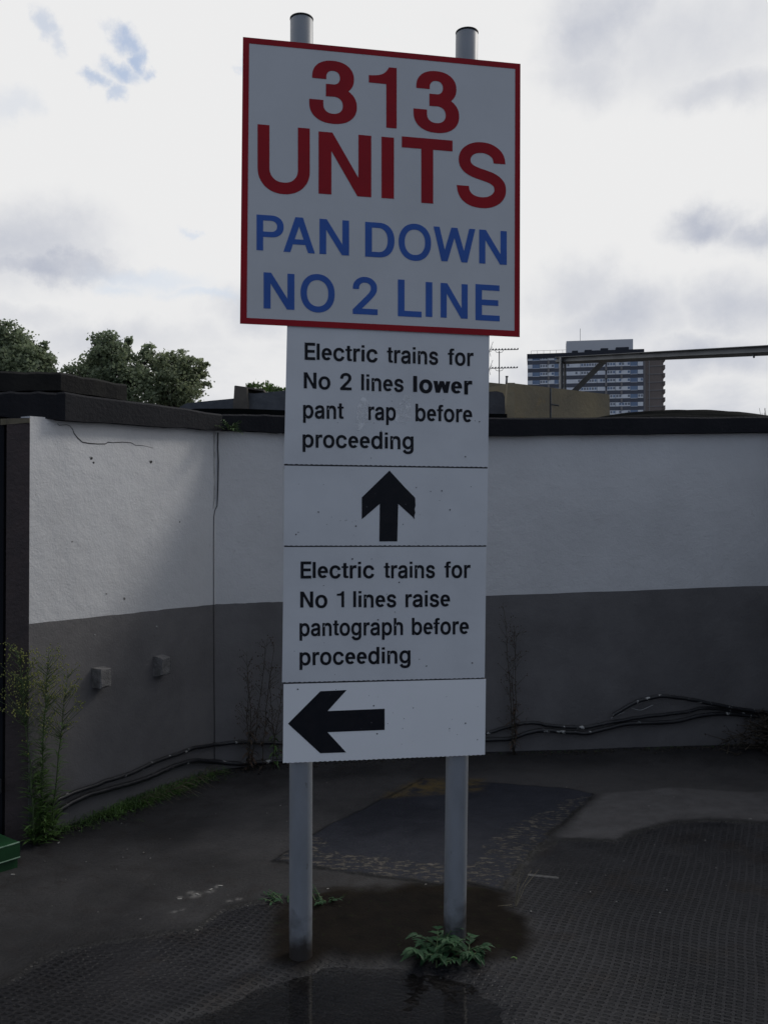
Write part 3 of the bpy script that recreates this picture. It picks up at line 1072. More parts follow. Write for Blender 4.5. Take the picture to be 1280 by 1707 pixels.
# ------------------------------------------------------------------ letter outlines
GLYPHS = {
    '2': '64 0 64 47 261 257 282 282 291 294 299 305 311 327 315 338 318 349 319 360 320 371 319 385 317 397 313 408 308 419 301 428 293 436 284 443 273 449 262 454 250 457 237 459 224 460 210 459 196 457 184 453 172 447 162 440 153 433 146 424 139 413 134 402 130 390 128 376 127 362 66 362 67 384 71 405 77 424 86 442 97 458 111 473 126 485 143 496 162 505 181 511 202 515 225 516 247 515 268 511 287 505 306 497 322 486 337 474 350 461 361 445 370 429 376 411 380 392 381 372 380 358 379 345 376 331 371 318 365 304 357 290 348 275 322 242 288 202 267 180 153 60 153 57 389 57 389 0',
    'U': '259 -8 230 -7 203 -2 177 5 154 15 133 28 114 43 98 61 85 80 74 101 66 124 62 148 60 173 60 509 124 509 124 178 125 160 128 144 134 128 141 113 150 100 161 88 173 77 187 68 203 61 220 56 239 53 259 52 279 53 298 56 315 61 331 68 345 77 357 88 368 100 377 113 384 128 389 144 392 160 393 178 393 509 457 509 457 173 456 148 451 124 444 101 433 80 419 61 403 43 384 28 363 15 340 5 315 -2 288 -7',
    'T': '32 452 32 509 417 509 417 452 257 452 257 0 193 0 193 452',
    'S': '224 -9 197 -8 172 -4 149 1 128 9 108 19 91 31 76 44 64 60 54 77 46 96 41 115 38 137 104 137 106 123 110 110 116 98 123 88 132 79 142 71 154 64 166 59 180 54 194 51 209 50 224 49 241 50 257 52 272 55 286 60 299 66 310 74 321 82 329 92 336 102 342 114 345 126 346 139 345 151 342 161 338 171 332 179 325 186 316 193 307 199 296 205 272 214 245 222 184 239 154 249 128 261 105 274 86 289 71 307 60 326 54 348 52 372 53 393 58 413 65 431 75 448 87 463 102 476 119 488 138 498 158 506 180 512 203 515 227 516 252 515 274 512 296 506 316 498 334 488 351 476 365 463 377 449 387 433 394 415 399 397 401 378 337 378 334 396 327 412 316 425 302 437 285 446 267 453 247 458 225 459 209 458 194 456 180 453 167 448 156 442 145 435 136 427 129 418 123 408 119 398 116 387 115 376 116 363 119 352 124 342 131 334 139 326 148 319 158 313 169 308 212 293 264 279 312 264 336 252 359 238 369 229 378 220 387 209 395 198 401 185 405 171 407 156 408 139 407 119 403 99 396 81 386 64 374 48 360 34 343 22 323 11 302 2 278 -4 252 -8',
    'O': '267 -7 235 -5 205 1 176 11 150 25 126 42 105 63 86 87 70 115 57 146 48 179 42 215 40 254 42 293 48 329 57 362 70 393 86 421 105 445 126 466 150 484 176 498 205 508 235 514 267 516 299 514 329 508 358 498 384 484 408 466 429 445 448 421 464 393 477 362 486 329 491 293 493 254 491 215 486 179 477 146 464 115 448 87 429 63 408 42 384 25 358 11 329 1 299 -5;267 53 289 54 310 59 330 66 349 76 367 89 383 104 396 123 408 144 418 168 425 194 429 223 430 254 429 286 425 315 418 341 408 365 396 386 383 404 367 420 349 433 330 443 310 450 289 455 267 456 244 455 223 450 203 443 184 433 166 420 151 404 137 385 125 364 116 340 109 314 104 285 103 254 104 223 109 194 116 168 125 144 137 123 151 105 166 89 184 76 203 66 223 59 244 54',
    'L': '60 0 60 509 125 509 125 57 361 57 361 0',
    'E': '60 0 60 509 372 509 372 452 125 452 125 286 355 286 355 229 125 229 125 57 375 57 375 0',
    'c': '207 -8 182 -6 159 -2 137 6 117 16 99 30 82 46 68 64 56 85 46 108 39 133 35 159 34 187 35 216 39 243 46 268 56 291 68 312 82 330 99 346 117 360 137 370 159 378 182 382 207 384 221 384 234 382 247 380 260 377 272 373 284 368 295 362 305 356 315 349 324 340 332 332 340 322 347 312 353 301 358 289 362 277 303 262 300 272 295 281 284 297 278 304 270 311 262 317 252 321 242 325 231 328 220 329 207 330 189 329 173 325 158 319 145 310 134 299 124 287 115 274 108 258 103 242 99 224 97 206 96 187 97 169 99 151 103 134 108 117 115 102 124 88 134 76 145 66 158 57 173 51 189 47 207 46 220 47 232 49 243 52 253 56 262 60 271 66 279 73 286 80 292 89 297 98 301 107 304 117 363 102 359 90 354 78 348 67 341 56 334 46 325 37 316 29 306 21 296 14 285 8 273 3 261 -1 248 -4 235 -6 221 -8',
    'r': '53 0 53 379 112 379 112 321 115 321 121 335 130 347 140 357 152 367 166 375 181 380 196 384 213 385 229 384 243 384 243 322 230 324 207 326 194 325 182 323 170 320 159 315 149 309 140 301 133 293 126 284 121 273 117 262 115 250 114 237 114 0',
    'n': '114 227 114 0 53 0 53 379 112 379 112 287 102 287 112 311 124 332 137 349 152 362 169 372 187 379 207 383 227 384 246 383 264 380 280 376 295 369 309 360 321 349 332 336 341 321 348 304 353 285 356 263 357 240 357 0 296 0 296 235 295 256 290 275 283 291 273 304 261 315 246 323 229 327 210 329 197 328 184 326 172 322 161 317 150 310 141 303 133 294 126 283 121 271 117 257 115 243',
    's': '182 -8 163 -7 145 -5 128 -2 112 3 98 10 84 18 72 27 62 38 53 50 46 63 40 78 36 94 94 107 99 92 105 79 114 69 124 60 136 53 150 49 164 46 181 45 200 46 217 49 232 55 244 62 254 71 262 81 266 92 268 103 266 115 262 126 254 136 246 142 237 147 225 151 149 170 125 177 104 186 86 196 72 208 61 222 53 237 49 255 47 274 48 290 52 305 57 319 65 332 75 343 87 354 100 363 115 370 131 376 149 381 167 383 187 384 206 383 223 381 239 377 254 372 267 366 279 358 289 349 299 339 307 328 314 316 320 304 324 290 268 277 264 288 258 298 251 307 243 316 232 323 220 329 204 332 187 333 171 332 156 329 143 324 131 317 121 308 114 299 110 288 109 277 111 264 116 253 124 243 133 237 144 232 157 227 229 209 254 202 275 193 292 183 306 171 317 157 325 142 329 126 331 107 330 90 326 75 320 60 312 47 302 35 290 24 276 14 260 6 242 0 223 -4 203 -7',
    'o': '207 -8 182 -6 159 -2 137 6 117 16 99 30 82 46 68 64 56 85 46 108 39 133 35 159 34 187 35 216 39 243 46 268 56 291 68 312 82 330 99 346 117 360 137 370 159 378 182 382 207 384 232 382 256 378 279 370 299 360 317 346 334 330 347 312 359 291 369 268 376 243 380 216 381 187 380 159 376 133 369 108 359 85 347 64 334 46 317 30 299 16 279 6 256 -2 232 -6;207 46 226 47 242 51 257 57 270 66 282 76 292 88 300 102 307 117 312 134 316 151 318 169 319 187 318 206 316 224 312 241 307 258 300 274 292 287 282 299 270 310 257 319 242 325 226 329 207 330 189 329 173 325 158 319 145 310 134 299 124 287 115 274 108 258 103 242 99 224 97 206 96 187 97 169 99 151 103 134 108 117 115 102 124 88 134 76 145 66 158 57 173 51 189 47',
    'a': '160 -9 142 -8 126 -5 109 -1 94 5 80 13 68 22 57 32 48 45 40 58 34 74 31 90 30 108 31 124 34 138 38 150 43 161 50 171 58 179 67 187 78 193 89 199 100 204 112 208 125 211 152 216 247 229 257 231 265 235 271 240 275 246 276 255 275 268 274 278 271 288 267 297 260 307 251 315 240 322 230 326 220 329 208 330 196 331 183 330 171 329 159 326 149 322 137 316 127 309 118 301 111 292 105 283 100 274 41 291 48 307 57 322 67 335 79 346 91 356 104 364 118 370 133 375 148 379 163 382 178 383 194 384 216 383 227 381 251 376 263 372 275 367 286 360 297 352 306 343 315 333 322 320 329 306 333 290 336 272 337 251 337 0 277 0 277 52 272 52 267 43 260 34 252 25 245 18 236 12 226 6 215 1 203 -3 190 -6 176 -8;170 45 187 46 202 49 215 53 228 59 239 66 248 74 256 83 263 93 268 104 272 115 275 126 276 138 276 190 272 187 267 184 259 182 231 176 200 171 165 166 144 162 134 159 122 154 112 147 103 139 97 130 93 118 92 105 93 93 96 82 102 72 110 64 119 57 130 52 149 47 159 46',
    'p': '53 -143 53 379 112 379 112 319 118 319 137 346 144 353 152 360 161 367 171 373 183 378 197 382 212 383 229 384 252 383 274 378 294 371 313 361 330 348 345 332 359 314 370 293 379 270 385 245 389 218 390 189 389 160 385 133 379 107 370 84 359 63 345 45 330 29 313 16 294 6 274 -2 252 -6 229 -8 213 -7 198 -5 184 -1 173 4 162 10 153 17 145 24 138 31 118 59 114 59 114 -143;220 47 237 48 252 52 266 58 279 66 290 76 300 88 309 101 316 117 321 133 325 151 327 169 328 189 327 209 325 227 321 245 316 261 309 276 301 289 291 301 280 311 267 319 253 325 237 329 220 330 203 329 188 326 174 320 161 312 150 302 140 291 132 278 125 263 120 247 116 229 114 209 113 189 114 169 116 149 120 131 125 115 132 100 140 87 151 75 162 65 175 57 188 52 203 48',
    'b': '229 -8 212 -7 198 -5 184 -1 172 4 162 10 153 17 145 24 138 31 118 59 112 59 112 0 53 0 53 509 114 509 114 319 118 319 137 346 144 353 152 360 161 367 171 373 183 378 197 382 212 383 229 384 252 383 274 378 294 371 313 361 330 348 345 332 359 314 370 293 379 270 385 245 389 218 390 189 389 160 385 133 379 107 370 84 359 63 345 45 330 29 313 16 294 6 274 -2 252 -6;220 47 237 48 252 52 266 58 279 66 290 76 300 88 309 101 316 117 321 133 325 151 327 169 328 189 327 209 325 227 321 245 316 261 309 276 301 289 291 301 280 311 267 319 253 325 237 329 220 330 203 329 188 326 174 320 161 312 150 302 140 291 132 278 125 263 120 247 116 229 114 209 113 189 114 169 116 149 120 131 125 115 132 100 140 87 151 75 162 65 175 57 188 52 203 48',
    'd': '195 -8 172 -6 151 -2 130 6 111 16 94 29 79 45 66 63 55 84 46 107 39 133 35 160 34 189 35 218 39 245 46 270 55 293 66 314 80 332 95 348 112 361 131 371 151 378 173 383 196 384 212 383 228 382 241 378 253 373 264 367 273 360 280 353 295 336 301 327 306 319 311 319 311 509 372 509 372 0 313 0 313 59 307 59 287 31 280 24 272 17 263 10 252 4 241 -1 227 -5 212 -7;205 47 221 48 236 52 250 57 263 65 274 75 284 87 292 100 299 115 305 131 309 149 311 169 312 189 311 209 309 229 305 247 300 263 293 278 284 291 274 302 263 312 250 320 237 326 222 329 205 330 188 329 172 325 158 319 145 311 134 301 124 289 115 276 108 261 103 245 99 227 97 209 96 189 97 169 99 151 103 133 109 117 116 101 124 88 134 76 145 66 158 58 172 52 188 48',
    'g': '207 -151 187 -150 168 -148 150 -145 134 -140 119 -134 105 -127 93 -119 82 -110 73 -101 64 -91 57 -80 51 -69 101 -41 114 -57 122 -66 131 -74 142 -82 154 -88 165 -92 178 -95 192 -96 207 -97 229 -96 249 -92 267 -85 282 -75 295 -62 304 -46 309 -28 311 -6 311 68 306 68 287 41 280 34 272 28 263 22 252 16 241 11 227 8 212 6 195 5 172 6 151 10 132 17 113 27 95 39 80 53 66 70 55 90 46 112 39 136 35 163 34 191 35 219 39 246 46 270 55 293 66 314 80 332 95 348 112 361 131 371 152 378 173 383 196 384 213 383 228 382 242 378 253 373 264 367 273 360 281 353 296 336 308 319 313 319 313 379 372 379 372 -9 371 -33 367 -54 360 -73 350 -90 338 -105 324 -117 309 -128 291 -136 272 -143 251 -147 230 -150;205 59 222 60 237 63 251 68 264 75 275 84 285 95 293 107 300 121 305 137 309 154 311 173 312 193 311 213 309 231 305 248 300 264 293 278 285 291 275 303 264 312 251 320 237 326 222 329 205 330 188 329 172 326 158 320 145 312 134 302 124 290 116 277 109 262 103 246 99 230 97 212 96 193 97 173 99 155 103 139 109 123 116 109 124 96 134 85 145 76 158 69 172 63 188 60',
    'h': '114 227 114 0 53 0 53 509 114 509 114 287 102 287 112 311 124 332 137 349 152 362 169 372 187 379 207 383 227 384 246 383 264 380 280 376 295 369 309 360 321 349 332 336 341 321 348 304 353 285 356 263 357 240 357 0 296 0 296 235 295 256 290 275 283 291 273 304 261 315 246 323 229 327 210 329 197 328 184 326 172 322 161 317 150 310 141 303 133 294 126 283 121 271 117 257 115 243',
}


def bez(p0, p1, p2, p3, n=8):
    return [tuple((1-t)**3*p0[k]+3*(1-t)**2*t*p1[k]+3*(1-t)*t*t*p2[k]+t**3*p3[k] for k in (0, 1)) for t in [i/n for i in range(1, n+1)]]


def own_glyph(ch, s):
    """plain grotesque outlines, cap height 1, stem s"""
    if ch in 'Il':
        return [[(0, 0), (s, 0), (s, 1), (0, 1)]]
    if ch == 'i':
        return [[(0, 0), (s, 0), (s, .73), (0, .73)], [(0, .855), (s, .855), (s, 1), (0, 1)]]
    if ch == '1':
        x = .26+.35*s
        return [[(x, 0), (x+s, 0), (x+s, 1), (x+.25*s, 1)] + bez((x+.25*s, 1), (x-.02, .86), (x-.14, .845), (0, .84)) + [(0, .84-.62*s), (x, .84-.62*s)]]
    if ch == 't':
        a, b = .11, .135
        o = [(a, .93), (a+s, .93), (a+s, .73), (a+s+.125, .73), (a+s+.125, .73-b+.02), (a+s, .73-b+.02), (a+s, .19)]
        o += bez((a+s, .19), (a+s, .13), (a+s+.04, .118), (a+s+.125, .125)) + [(a+s+.125, 0)]
        o += bez((a+s+.125, 0), (a+.06, -.03), (a, .01), (a, .17)) + [(a, .73-b+.02), (0, .73-b+.02), (0, .73)]
        o += [(a, .73)]
        return [o]
    if ch == 'f':
        a, b = .11, .135
        o = [(a, 0), (a+s, 0), (a+s, .73-b+.02), (a+s+.13, .73-b+.02), (a+s+.13, .73), (a+s, .73), (a+s, .79)]
        o += bez((a+s, .79), (a+s, .87), (a+s+.04, .885), (a+s+.14, .875)) + [(a+s+.14, .995)]
        o += bez((a+s+.14, .995), (a+.07, 1.03), (a, .98), (a, .8)) + [(a, .73), (0, .73), (0, .73-b+.02), (a, .73-b+.02)]
        return [o]


def arc(cx, cy, rx, ry, a0, a1, n=14, e=.90):
    """slightly squared elliptical arc"""
    r = []
    for i in range(n+1):
        t = math.radians(a0+(a1-a0)*i/n)
        c, q = math.cos(t), math.sin(t)
        r.append((cx+rx*math.copysign(abs(c)**e, c), cy+ry*math.copysign(abs(q)**e, q)))
    return r


def round_glyph(ch, s):
    if ch == 'N':
        w = .80
        return [[(0, 0), (s, 0), (s, .70), (w-1.08*s, 0), (w, 0), (w, 1), (w-s, 1), (w-s, .30), (1.08*s, 1), (0, 1)]]
    if ch == 'A':
        w = .88
        k, h = 1.06*s, .58*s
        m = w/2-h
        y0, y1 = .225, .225+.82*s
        return [[(0, 0), (k, 0), (k+m*y0, y0), (w-k-m*y0, y0), (w-k, 0), (w, 0), (w/2+h, 1), (w/2-h, 1)],
                [(k+m*y1, y1), (w/2, (w/2-k)/m), (w-k-m*y1, y1)]]
    if ch in 'Ww':
        w, hh = (1.30, 1) if ch == 'W' else (1.02, .73)
        t = 1.04*s
        b = .262*w
        m = w/2-b
        d = b-t/2
        yb = (t+d-d)/(m+d)  # where the two inner edges meet
        ym = (m-t/2)/m
        o = [(0, 1), (t, 1), (d+m*yb, yb), (w/2-t/2, 1), (w/2+t/2, 1), (w-d-m*yb, yb), (w-t, 1), (w, 1), (w-d, 0), (w-b-t/2, 0), (w/2, ym), (b+t/2, 0), (d, 0)]
        return [[(x, y*hh) for x, y in o]]
    if ch == 'D':
        v = .84*s
        return [[(0, 0)] + arc(.37, .5, .41, .5, -90, 90, 24) + [(0, 1)],
                [(s, v)] + arc(.35, .5, .43-s, .5-v, -90, 90, 24) + [(s, 1-v)]]
    if ch == 'P':
        v = .84*s
        return [[(0, 0), (s, 0), (s, .385)] + arc(.40, .6925, .34, .3075, -90, 90, 20) + [(0, 1)],
                [(s, .385+v)] + arc(.385, .6925, .355-s, .3075-v, -90, 90, 20) + [(s, 1-v)]]
    if ch == '3':
        v = .84*s
        o = [(.04, .705)] + arc(.33, .74, .29, .275, 180, -32, 26) + arc(.33, .29, .33, .305, 52, -180, 30) + [(0, .36), (s, .36)]
        o += arc(.33, .29, .33-s, .305-v, -180, 80, 26) + [(.23, .29+.30-v), (.23, .735-.27+v)] + arc(.33, .74, .29-s, .275-v, -80, 180, 22) + [(.04+s, .705)]
        return [o]
    if ch == 'e':
        v = min(.82*s, .16)
        a = math.degrees(math.asin(.06/.38))
        return [[(.66, .305)] + arc(.33, .365, .33, .38, 4, 318, 30) + arc(.33, .365, .33-s, .38-v, 314, 180+a+6, 18) + [(s, .305)],
                [(s, .305+min(.78*s, .14))] + arc(.33, .365, .33-s, .38-v, 166, 14, 16) + [(.66-s, .305+min(.78*s, .14))]]


def embolden(loops, off):
    """move every outline outwards by off, with mitred corners"""
    loops = [list(zip(v[::2], v[1::2])) for v in loops]
    area = [sum(l[i-1][0]*l[i][1]-l[i][0]*l[i-1][1] for i in range(len(l)))/2 for l in loops]
    sgn = 1 if area[max(range(len(area)), key=lambda i: abs(area[i]))] > 0 else -1
    out = []
    for l in loops:
        r = []
        n = len(l)
        for i in range(n):
            a, b, c = l[i-1], l[i], l[(i+1) % n]
            u = (b[0]-a[0], b[1]-a[1])
            v = (c[0]-b[0], c[1]-b[1])
            lu, lv = math.hypot(*u), math.hypot(*v)
            nu = (sgn*u[1]/lu, -sgn*u[0]/lu)
            nv = (sgn*v[1]/lv, -sgn*v[0]/lv)
            d = 1+nu[0]*nv[0]+nu[1]*nv[1]
            k = off/max(d, .35)
            r.append((b[0]+k*(nu[0]+nv[0]), b[1]+k*(nu[1]+nv[1])))
        out.append(r)
    return out


_glyphs = {}


def glyph(ch, stem):
    """flat filled letter: (points, faces, bounds) with cap height about 1"""
    key = (ch, stem)
    if key in _glyphs:
        return _glyphs[key]
    cu = bpy.data.curves.new('glyph', 'CURVE')
    cu.dimensions = '2D'
    cu.fill_mode = 'FRONT'
    cu.resolution_u = 5
    if ch in 'Il1tfiNAWwDP3e':
        for lp in (own_glyph(ch, stem) or round_glyph(ch, stem)):
            sp = cu.splines.new('POLY')
            sp.points.add(len(lp)-1)
            for p, q in zip(sp.points, lp):
                p.co = (q[0], q[1], 0, 1)
            sp.use_cyclic_u = True
    else:
        for lp in embolden([[float(x)/509 for x in q.split()] for q in GLYPHS[ch].split(';')], (stem-.128)/2):
            sp = cu.splines.new('POLY')
            sp.points.add(len(lp)-1)
            for p, q in zip(sp.points, lp):
                p.co = (q[0], q[1], 0, 1)
            sp.use_cyclic_u = True
    o = bpy.data.objects.new('glyph', cu)
    bpy.context.scene.collection.objects.link(o)
    dg = bpy.context.evaluated_depsgraph_get()
    me = bpy.data.meshes.new_from_object(o.evaluated_get(dg))
    pts = [(v.co.x, v.co.y) for v in me.vertices]
    fcs = [tuple(p.vertices) for p in me.polygons]
    bpy.data.objects.remove(o)
    bpy.data.curves.remove(cu)
    bpy.data.meshes.remove(me)
    xs = [p[0] for p in pts]
    ys = [p[1] for p in pts]
    _glyphs[key] = (pts, fcs, (min(xs), max(xs), min(ys), max(ys)))
    return _glyphs[key]


# ------------------------------------------------------------------ the sign
SO, SN = (-.3064, 3.3833, 0), (.1736, -.9848, 0)


def SP(px, py, out=0.0):
    return on_plane(px, py, add(SO, SN, out), SN)


def post_mat(name, z0):
    m = mat(name, (.27, .285, .31), .5, (.205, .218, .235), 9, .35, .7, metal=.1, col3=(.14, .14, .14), scale3=40, lo3=.66, hi3=.74, stretch=(1, 1, .35))
    nt = m.node_tree
    N, L = nt.nodes.new, nt.links.new
    b = nt.nodes['Principled BSDF']
    src = b.inputs['Base Color'].links[0].from_socket
    tc = N('ShaderNodeTexCoord')
    sx = N('ShaderNodeSeparateXYZ')
    L(tc.outputs['Object'], sx.inputs[0])
    n = N('ShaderNodeTexNoise')
    n.inputs['Scale'].default_value = 14
    n.inputs['Detail'].default_value = 6
    L(tc.outputs['Object'], n.inputs['Vector'])
    ad = N('ShaderNodeMath')
    ad.operation = 'MULTIPLY_ADD'
    L(n.outputs[0], ad.inputs[0])
    ad.inputs[1].default_value = -.34
    L(sx.outputs[2], ad.inputs[2])
    r = N('ShaderNodeMapRange')
    L(ad.outputs[0], r.inputs[0])
    r.inputs[1].default_value = .0
    r.inputs[2].default_value = -.16
    mx = N('ShaderNodeMix')
    mx.data_type = 'RGBA'
    L(r.outputs[0], mx.inputs[0])
    L(src, mx.inputs[6])
    mx.inputs[7].default_value = (.035, .030, .027, 1)
    L(mx.outputs[2], b.inputs['Base Color'])
    return m


M['post'] = post_mat('galvanised_post', 0)

sign = thing('trackside_sign', (-.02, 3.49, 0), 'tall white railway instruction sign with stacked boards on two grey steel posts', 'sign')
LP, RP = (-.316, 3.4375), (.276, 3.542)
for (bx, by), lean, top in ((LP, .0, 3.579), (RP, .052, 3.583)):
    mb = MB()
    zs = [-.08, 0, .4, 1.0, 1.8, 2.6, 3.3, top-.006, top]
    mb.tube([(bx+lean*z/3.6, by, z) for z in zs], [.044]*7+[.044, .040], 28)
    po = obj('post', mb, M['post'], sign, smooth=True)
    mb = MB()
    mb.tube([(bx+lean, by, top+.0005), (bx+lean, by, top+.004), (bx+lean, by, top+.007)], [.0452, .0452, .038], 28)
    obj('post_cap', mb, M['rail'], po, smooth=True)


def jag(a, b, n, amp):
    """saw-cut edge from a to b"""
    r = []
    for i in range(1, n):
        p = lerp(a, b, i/n)
        r.append((p[0], p[1], p[2]+(amp if i % 2 else -amp)*random.uniform(.4, 1.3)))
    return r


def board(name, tl, tr, br, bl, m, out, saw=True):
    a, b, c, d = (SP(*q, out) for q in (tl, tr, br, bl))
    edge = [c]+(jag(c, d, 84, .0011) if saw else [])+[d]
    mb = MB()
    mb.prism([d]+[a]+[b]+edge[:-1], (-SN[0]*.004, -SN[1]*.004, 0))
    return recalc(obj(name, mb, m, sign))


SIDE = {'l': 'IliLEDPNUnhbrpkmB1', 'r': 'IliNUdhnHgM1a'}


def bearings(ch):
    return (.082 if ch in SIDE['l'] else .012 if ch in 'tfTAWw' else .046), (.082 if ch in SIDE['r'] else .006 if ch in 'rtfTAWwLE' else .046)


def put(mb, ch, stem, x0, x1, base, cap, out):
    """one letter stretched into its measured place on the board"""
    pts, fcs, (b0, b1, c0, c1) = glyph(ch, stem)
    n = len(mb.v)
    for gx, gy in pts:
        px = x0+(gx-b0)/(b1-b0)*(x1-x0)
        by, ty = base(px), cap(px)
        mb.v.append(SP(px, by+gy*(ty-by), out))
    for f in fcs:
        mb.f.append(tuple(n+i for i in f))
        mb.m.append(0)


def word(mb, txt, stem, x0, x1, base, cap, out):
    pos, x = [], 0
    for i, ch in enumerate(txt):
        w = glyph(ch, stem)[2]
        l, r = bearings(ch)
        if i:
            x += l
        pos.append((ch, x, x+w[1]-w[0]))
        x += w[1]-w[0]+r
    tot = pos[-1][2]
    for ch, a, b in pos:
        put(mb, ch, stem, x0+a/tot*(x1-x0), x0+b/tot*(x1-x0), base, cap, out)


def ln(p, q):
    return lambda x: p[1]+(q[1]-p[1])*(x-p[0])/(q[0]-p[0])


# the big board, red border, red and blue words
OB = .004
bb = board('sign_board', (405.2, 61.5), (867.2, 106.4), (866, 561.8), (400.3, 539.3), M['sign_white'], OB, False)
bb['label'] = 'large white board with red border, red and blue capitals'
mb = MB()
o4 = [(405.2, 61.5), (867.2, 106.4), (866, 561.8), (400.3, 539.3)]
i4 = [(415.7, 72.3), (858.4, 114.8), (857.2, 551.2), (411.6, 529.8)]
for i in range(4):
    j = (i+1) % 4
    mb.poly([SP(*o4[i], OB+.0008), SP(*o4[j], OB+.0008), SP(*i4[j], OB+.0008), SP(*i4[i], OB+.0008)])
obj('red_border', mb, M['sign_red'], bb)
sc_, ox, oy = .40625, 380, 0
cx_ = lambda x: ox+x*sc_
K = OB+.0009


def big_line(name, glyphs, stem, base, cap, m):
    mb = MB()
    for ch, x0, x1 in glyphs:
        put(mb, ch, stem, cx_(x0), cx_(x1), base, cap, K)
    obj(name, mb, m, bb)


P2 = lambda x, y: (cx_(x), oy+y*sc_)
big_line('red_lettering', [('3', 334, 529), ('1', 578, 692), ('3', 761, 948)], .195, ln(P2(430, 504), P2(860, 542)), ln(P2(430, 253), P2(860, 296)), M['sign_red'])
big_line('red_lettering', [('U', 122, 336), ('N', 372, 588), ('I', 630, 681), ('T', 713, 921), ('S', 938, 1140)], .195, ln(P2(372, 794), P2(840, 827)), ln(P2(122, 518), P2(920, 585)), M['sign_red'])
big_line('blue_lettering', [('P', 118, 229), ('A', 228, 357), ('N', 376, 497)], .18, ln(P2(118, 1026), P2(1143, 1087)), ln(P2(118, 880), P2(1143, 949)), M['sign_blue'])
big_line('blue_lettering', [('D', 563, 683), ('O', 700, 833), ('W', 843, 1014), ('N', 1030, 1143)], .18, ln(P2(118, 1026), P2(1143, 1087)), ln(P2(118, 880), P2(1143, 949)), M['sign_blue'])
big_line('blue_lettering', [('N', 147, 273), ('O', 298, 438)], .18, ln(P2(147, 1265), P2(1114, 1315)), ln(P2(147, 1117), P2(1114, 1175)), M['sign_blue'])
big_line('blue_lettering', [('2', 512, 614)], .18, ln(P2(147, 1265), P2(1114, 1315)), ln(P2(147, 1117), P2(1114, 1175)), M['sign_blue'])
big_line('blue_lettering', [('L', 697, 794), ('I', 811, 838), ('N', 872, 983), ('E', 1015, 1114)], .18, ln(P2(147, 1265), P2(1114, 1315)), ln(P2(147, 1117), P2(1114, 1175)), M['sign_blue'])

# four narrower boards below
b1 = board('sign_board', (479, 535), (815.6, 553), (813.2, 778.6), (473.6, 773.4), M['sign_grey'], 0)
b1['label'] = 'upper text board with missing letters and pale smudges'
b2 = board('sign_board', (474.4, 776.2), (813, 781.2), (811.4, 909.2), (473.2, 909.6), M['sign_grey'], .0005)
b2['label'] = 'board with a black arrow pointing up'
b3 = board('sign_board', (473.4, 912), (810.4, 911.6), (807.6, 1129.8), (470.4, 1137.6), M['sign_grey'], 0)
b3['label'] = 'lower text board about raising the pantograph'
b4 = board('sign_board', (472.9, 1140.6), (809.6, 1132), (808, 1258.2), (471.8, 1272), M['sign_lit'], .0005)
b4['label'] = 'lowest board with a black arrow pointing left'
for (xa, ya), (xb, yb) in (((474, 775), (812, 780)), ((474, 911), (810, 910.5)), ((472, 1139), (808, 1131)), ((482, 545), (812, 560))):
    mb = MB()
    a, b = SP(xa, ya, -.0065), SP(xb, yb, -.0065)
    mb.prism([add(a, (0, 0, -.016)), add(b, (0, 0, -.016)), add(b, (0, 0, .016)), add(a, (0, 0, .016))], (-SN[0]*.006, -SN[1]*.006, 0))
    obj('channel_rail', mb, M['rail'], sign)
sc_ = .296875
W1, W3 = .168, .168


def text_line(parent, words, p, q, cap, org):
    f = lambda x, y: (org[0]+x*sc_, org[1]+y*sc_)
    base = ln(f(*p), f(*q))
    top = lambda x: base(x)-cap*sc_
    for w in words:
        mb = MB()
        word(mb, w[0], w[3] if len(w) > 3 else .195, org[0]+w[1]*sc_, org[0]+w[2]*sc_, base, top, .0012)
        obj('lettering', mb, M['sign_black'], parent)


A1, A3 = (460, 540), (460, 900)
text_line(b1, [('Electric', 162, 571), ('trains', 623, 910), ('for', 965, 1108)], (160, 198), (1108, 234), 91, A1)
text_line(b1, [('No', 157, 306), ('2', 361, 425), ('lines', 479, 716), ('lower', 770, 1101, .24)], (155, 361), (1100, 392), 90, A1)
text_line(b1, [('pant', 153, 380), ('rap', 519, 673), ('before', 783, 1101)], (153, 526), (1100, 551), 92, A1)
text_line(b1, [('proceeding', 150, 772)], (150, 690), (772, 702), 90, A1)
text_line(b3, [('Electric', 139, 552), ('trains', 606, 892), ('for', 945, 1091)], (137, 214), (1090, 211), 90, A3)
text_line(b3, [('No', 137, 289), ('1', 342, 383), ('lines', 434, 675), ('raise', 727, 977)], (135, 380), (977, 373), 90, A3)
text_line(b3, [('pantograph', 133, 713), ('before', 763, 1082)], (132, 538), (1082, 527), 90, A3)
text_line(b3, [('proceeding', 133, 755)], (132, 702), (755, 690), 90, A3)
mb = MB()
mb.poly([SP(460+x*sc_, 540+y*sc_, .0015) for x, y in ((637, 823), (482, 974), (482, 1097), (583, 1010), (580, 1221), (681, 1221), (686, 1010), (766, 1083), (779, 1097), (776, 1080), (782, 1060), (778, 1040), (783, 1020), (781, 976), (718, 912), (712, 905))])
obj('up_arrow', mb, M['sign_black'], b2)
mb = MB()
mb.poly([SP(460+x*sc_, 900+y*sc_, .0015) for x, y in ((68, 1032), (249, 1198), (394, 1193), (290, 1080), (610, 1067), (610, 948), (290, 961), (397, 843), (249, 850))])
obj('left_arrow', mb, M['sign_black'], b4)
mb = MB()
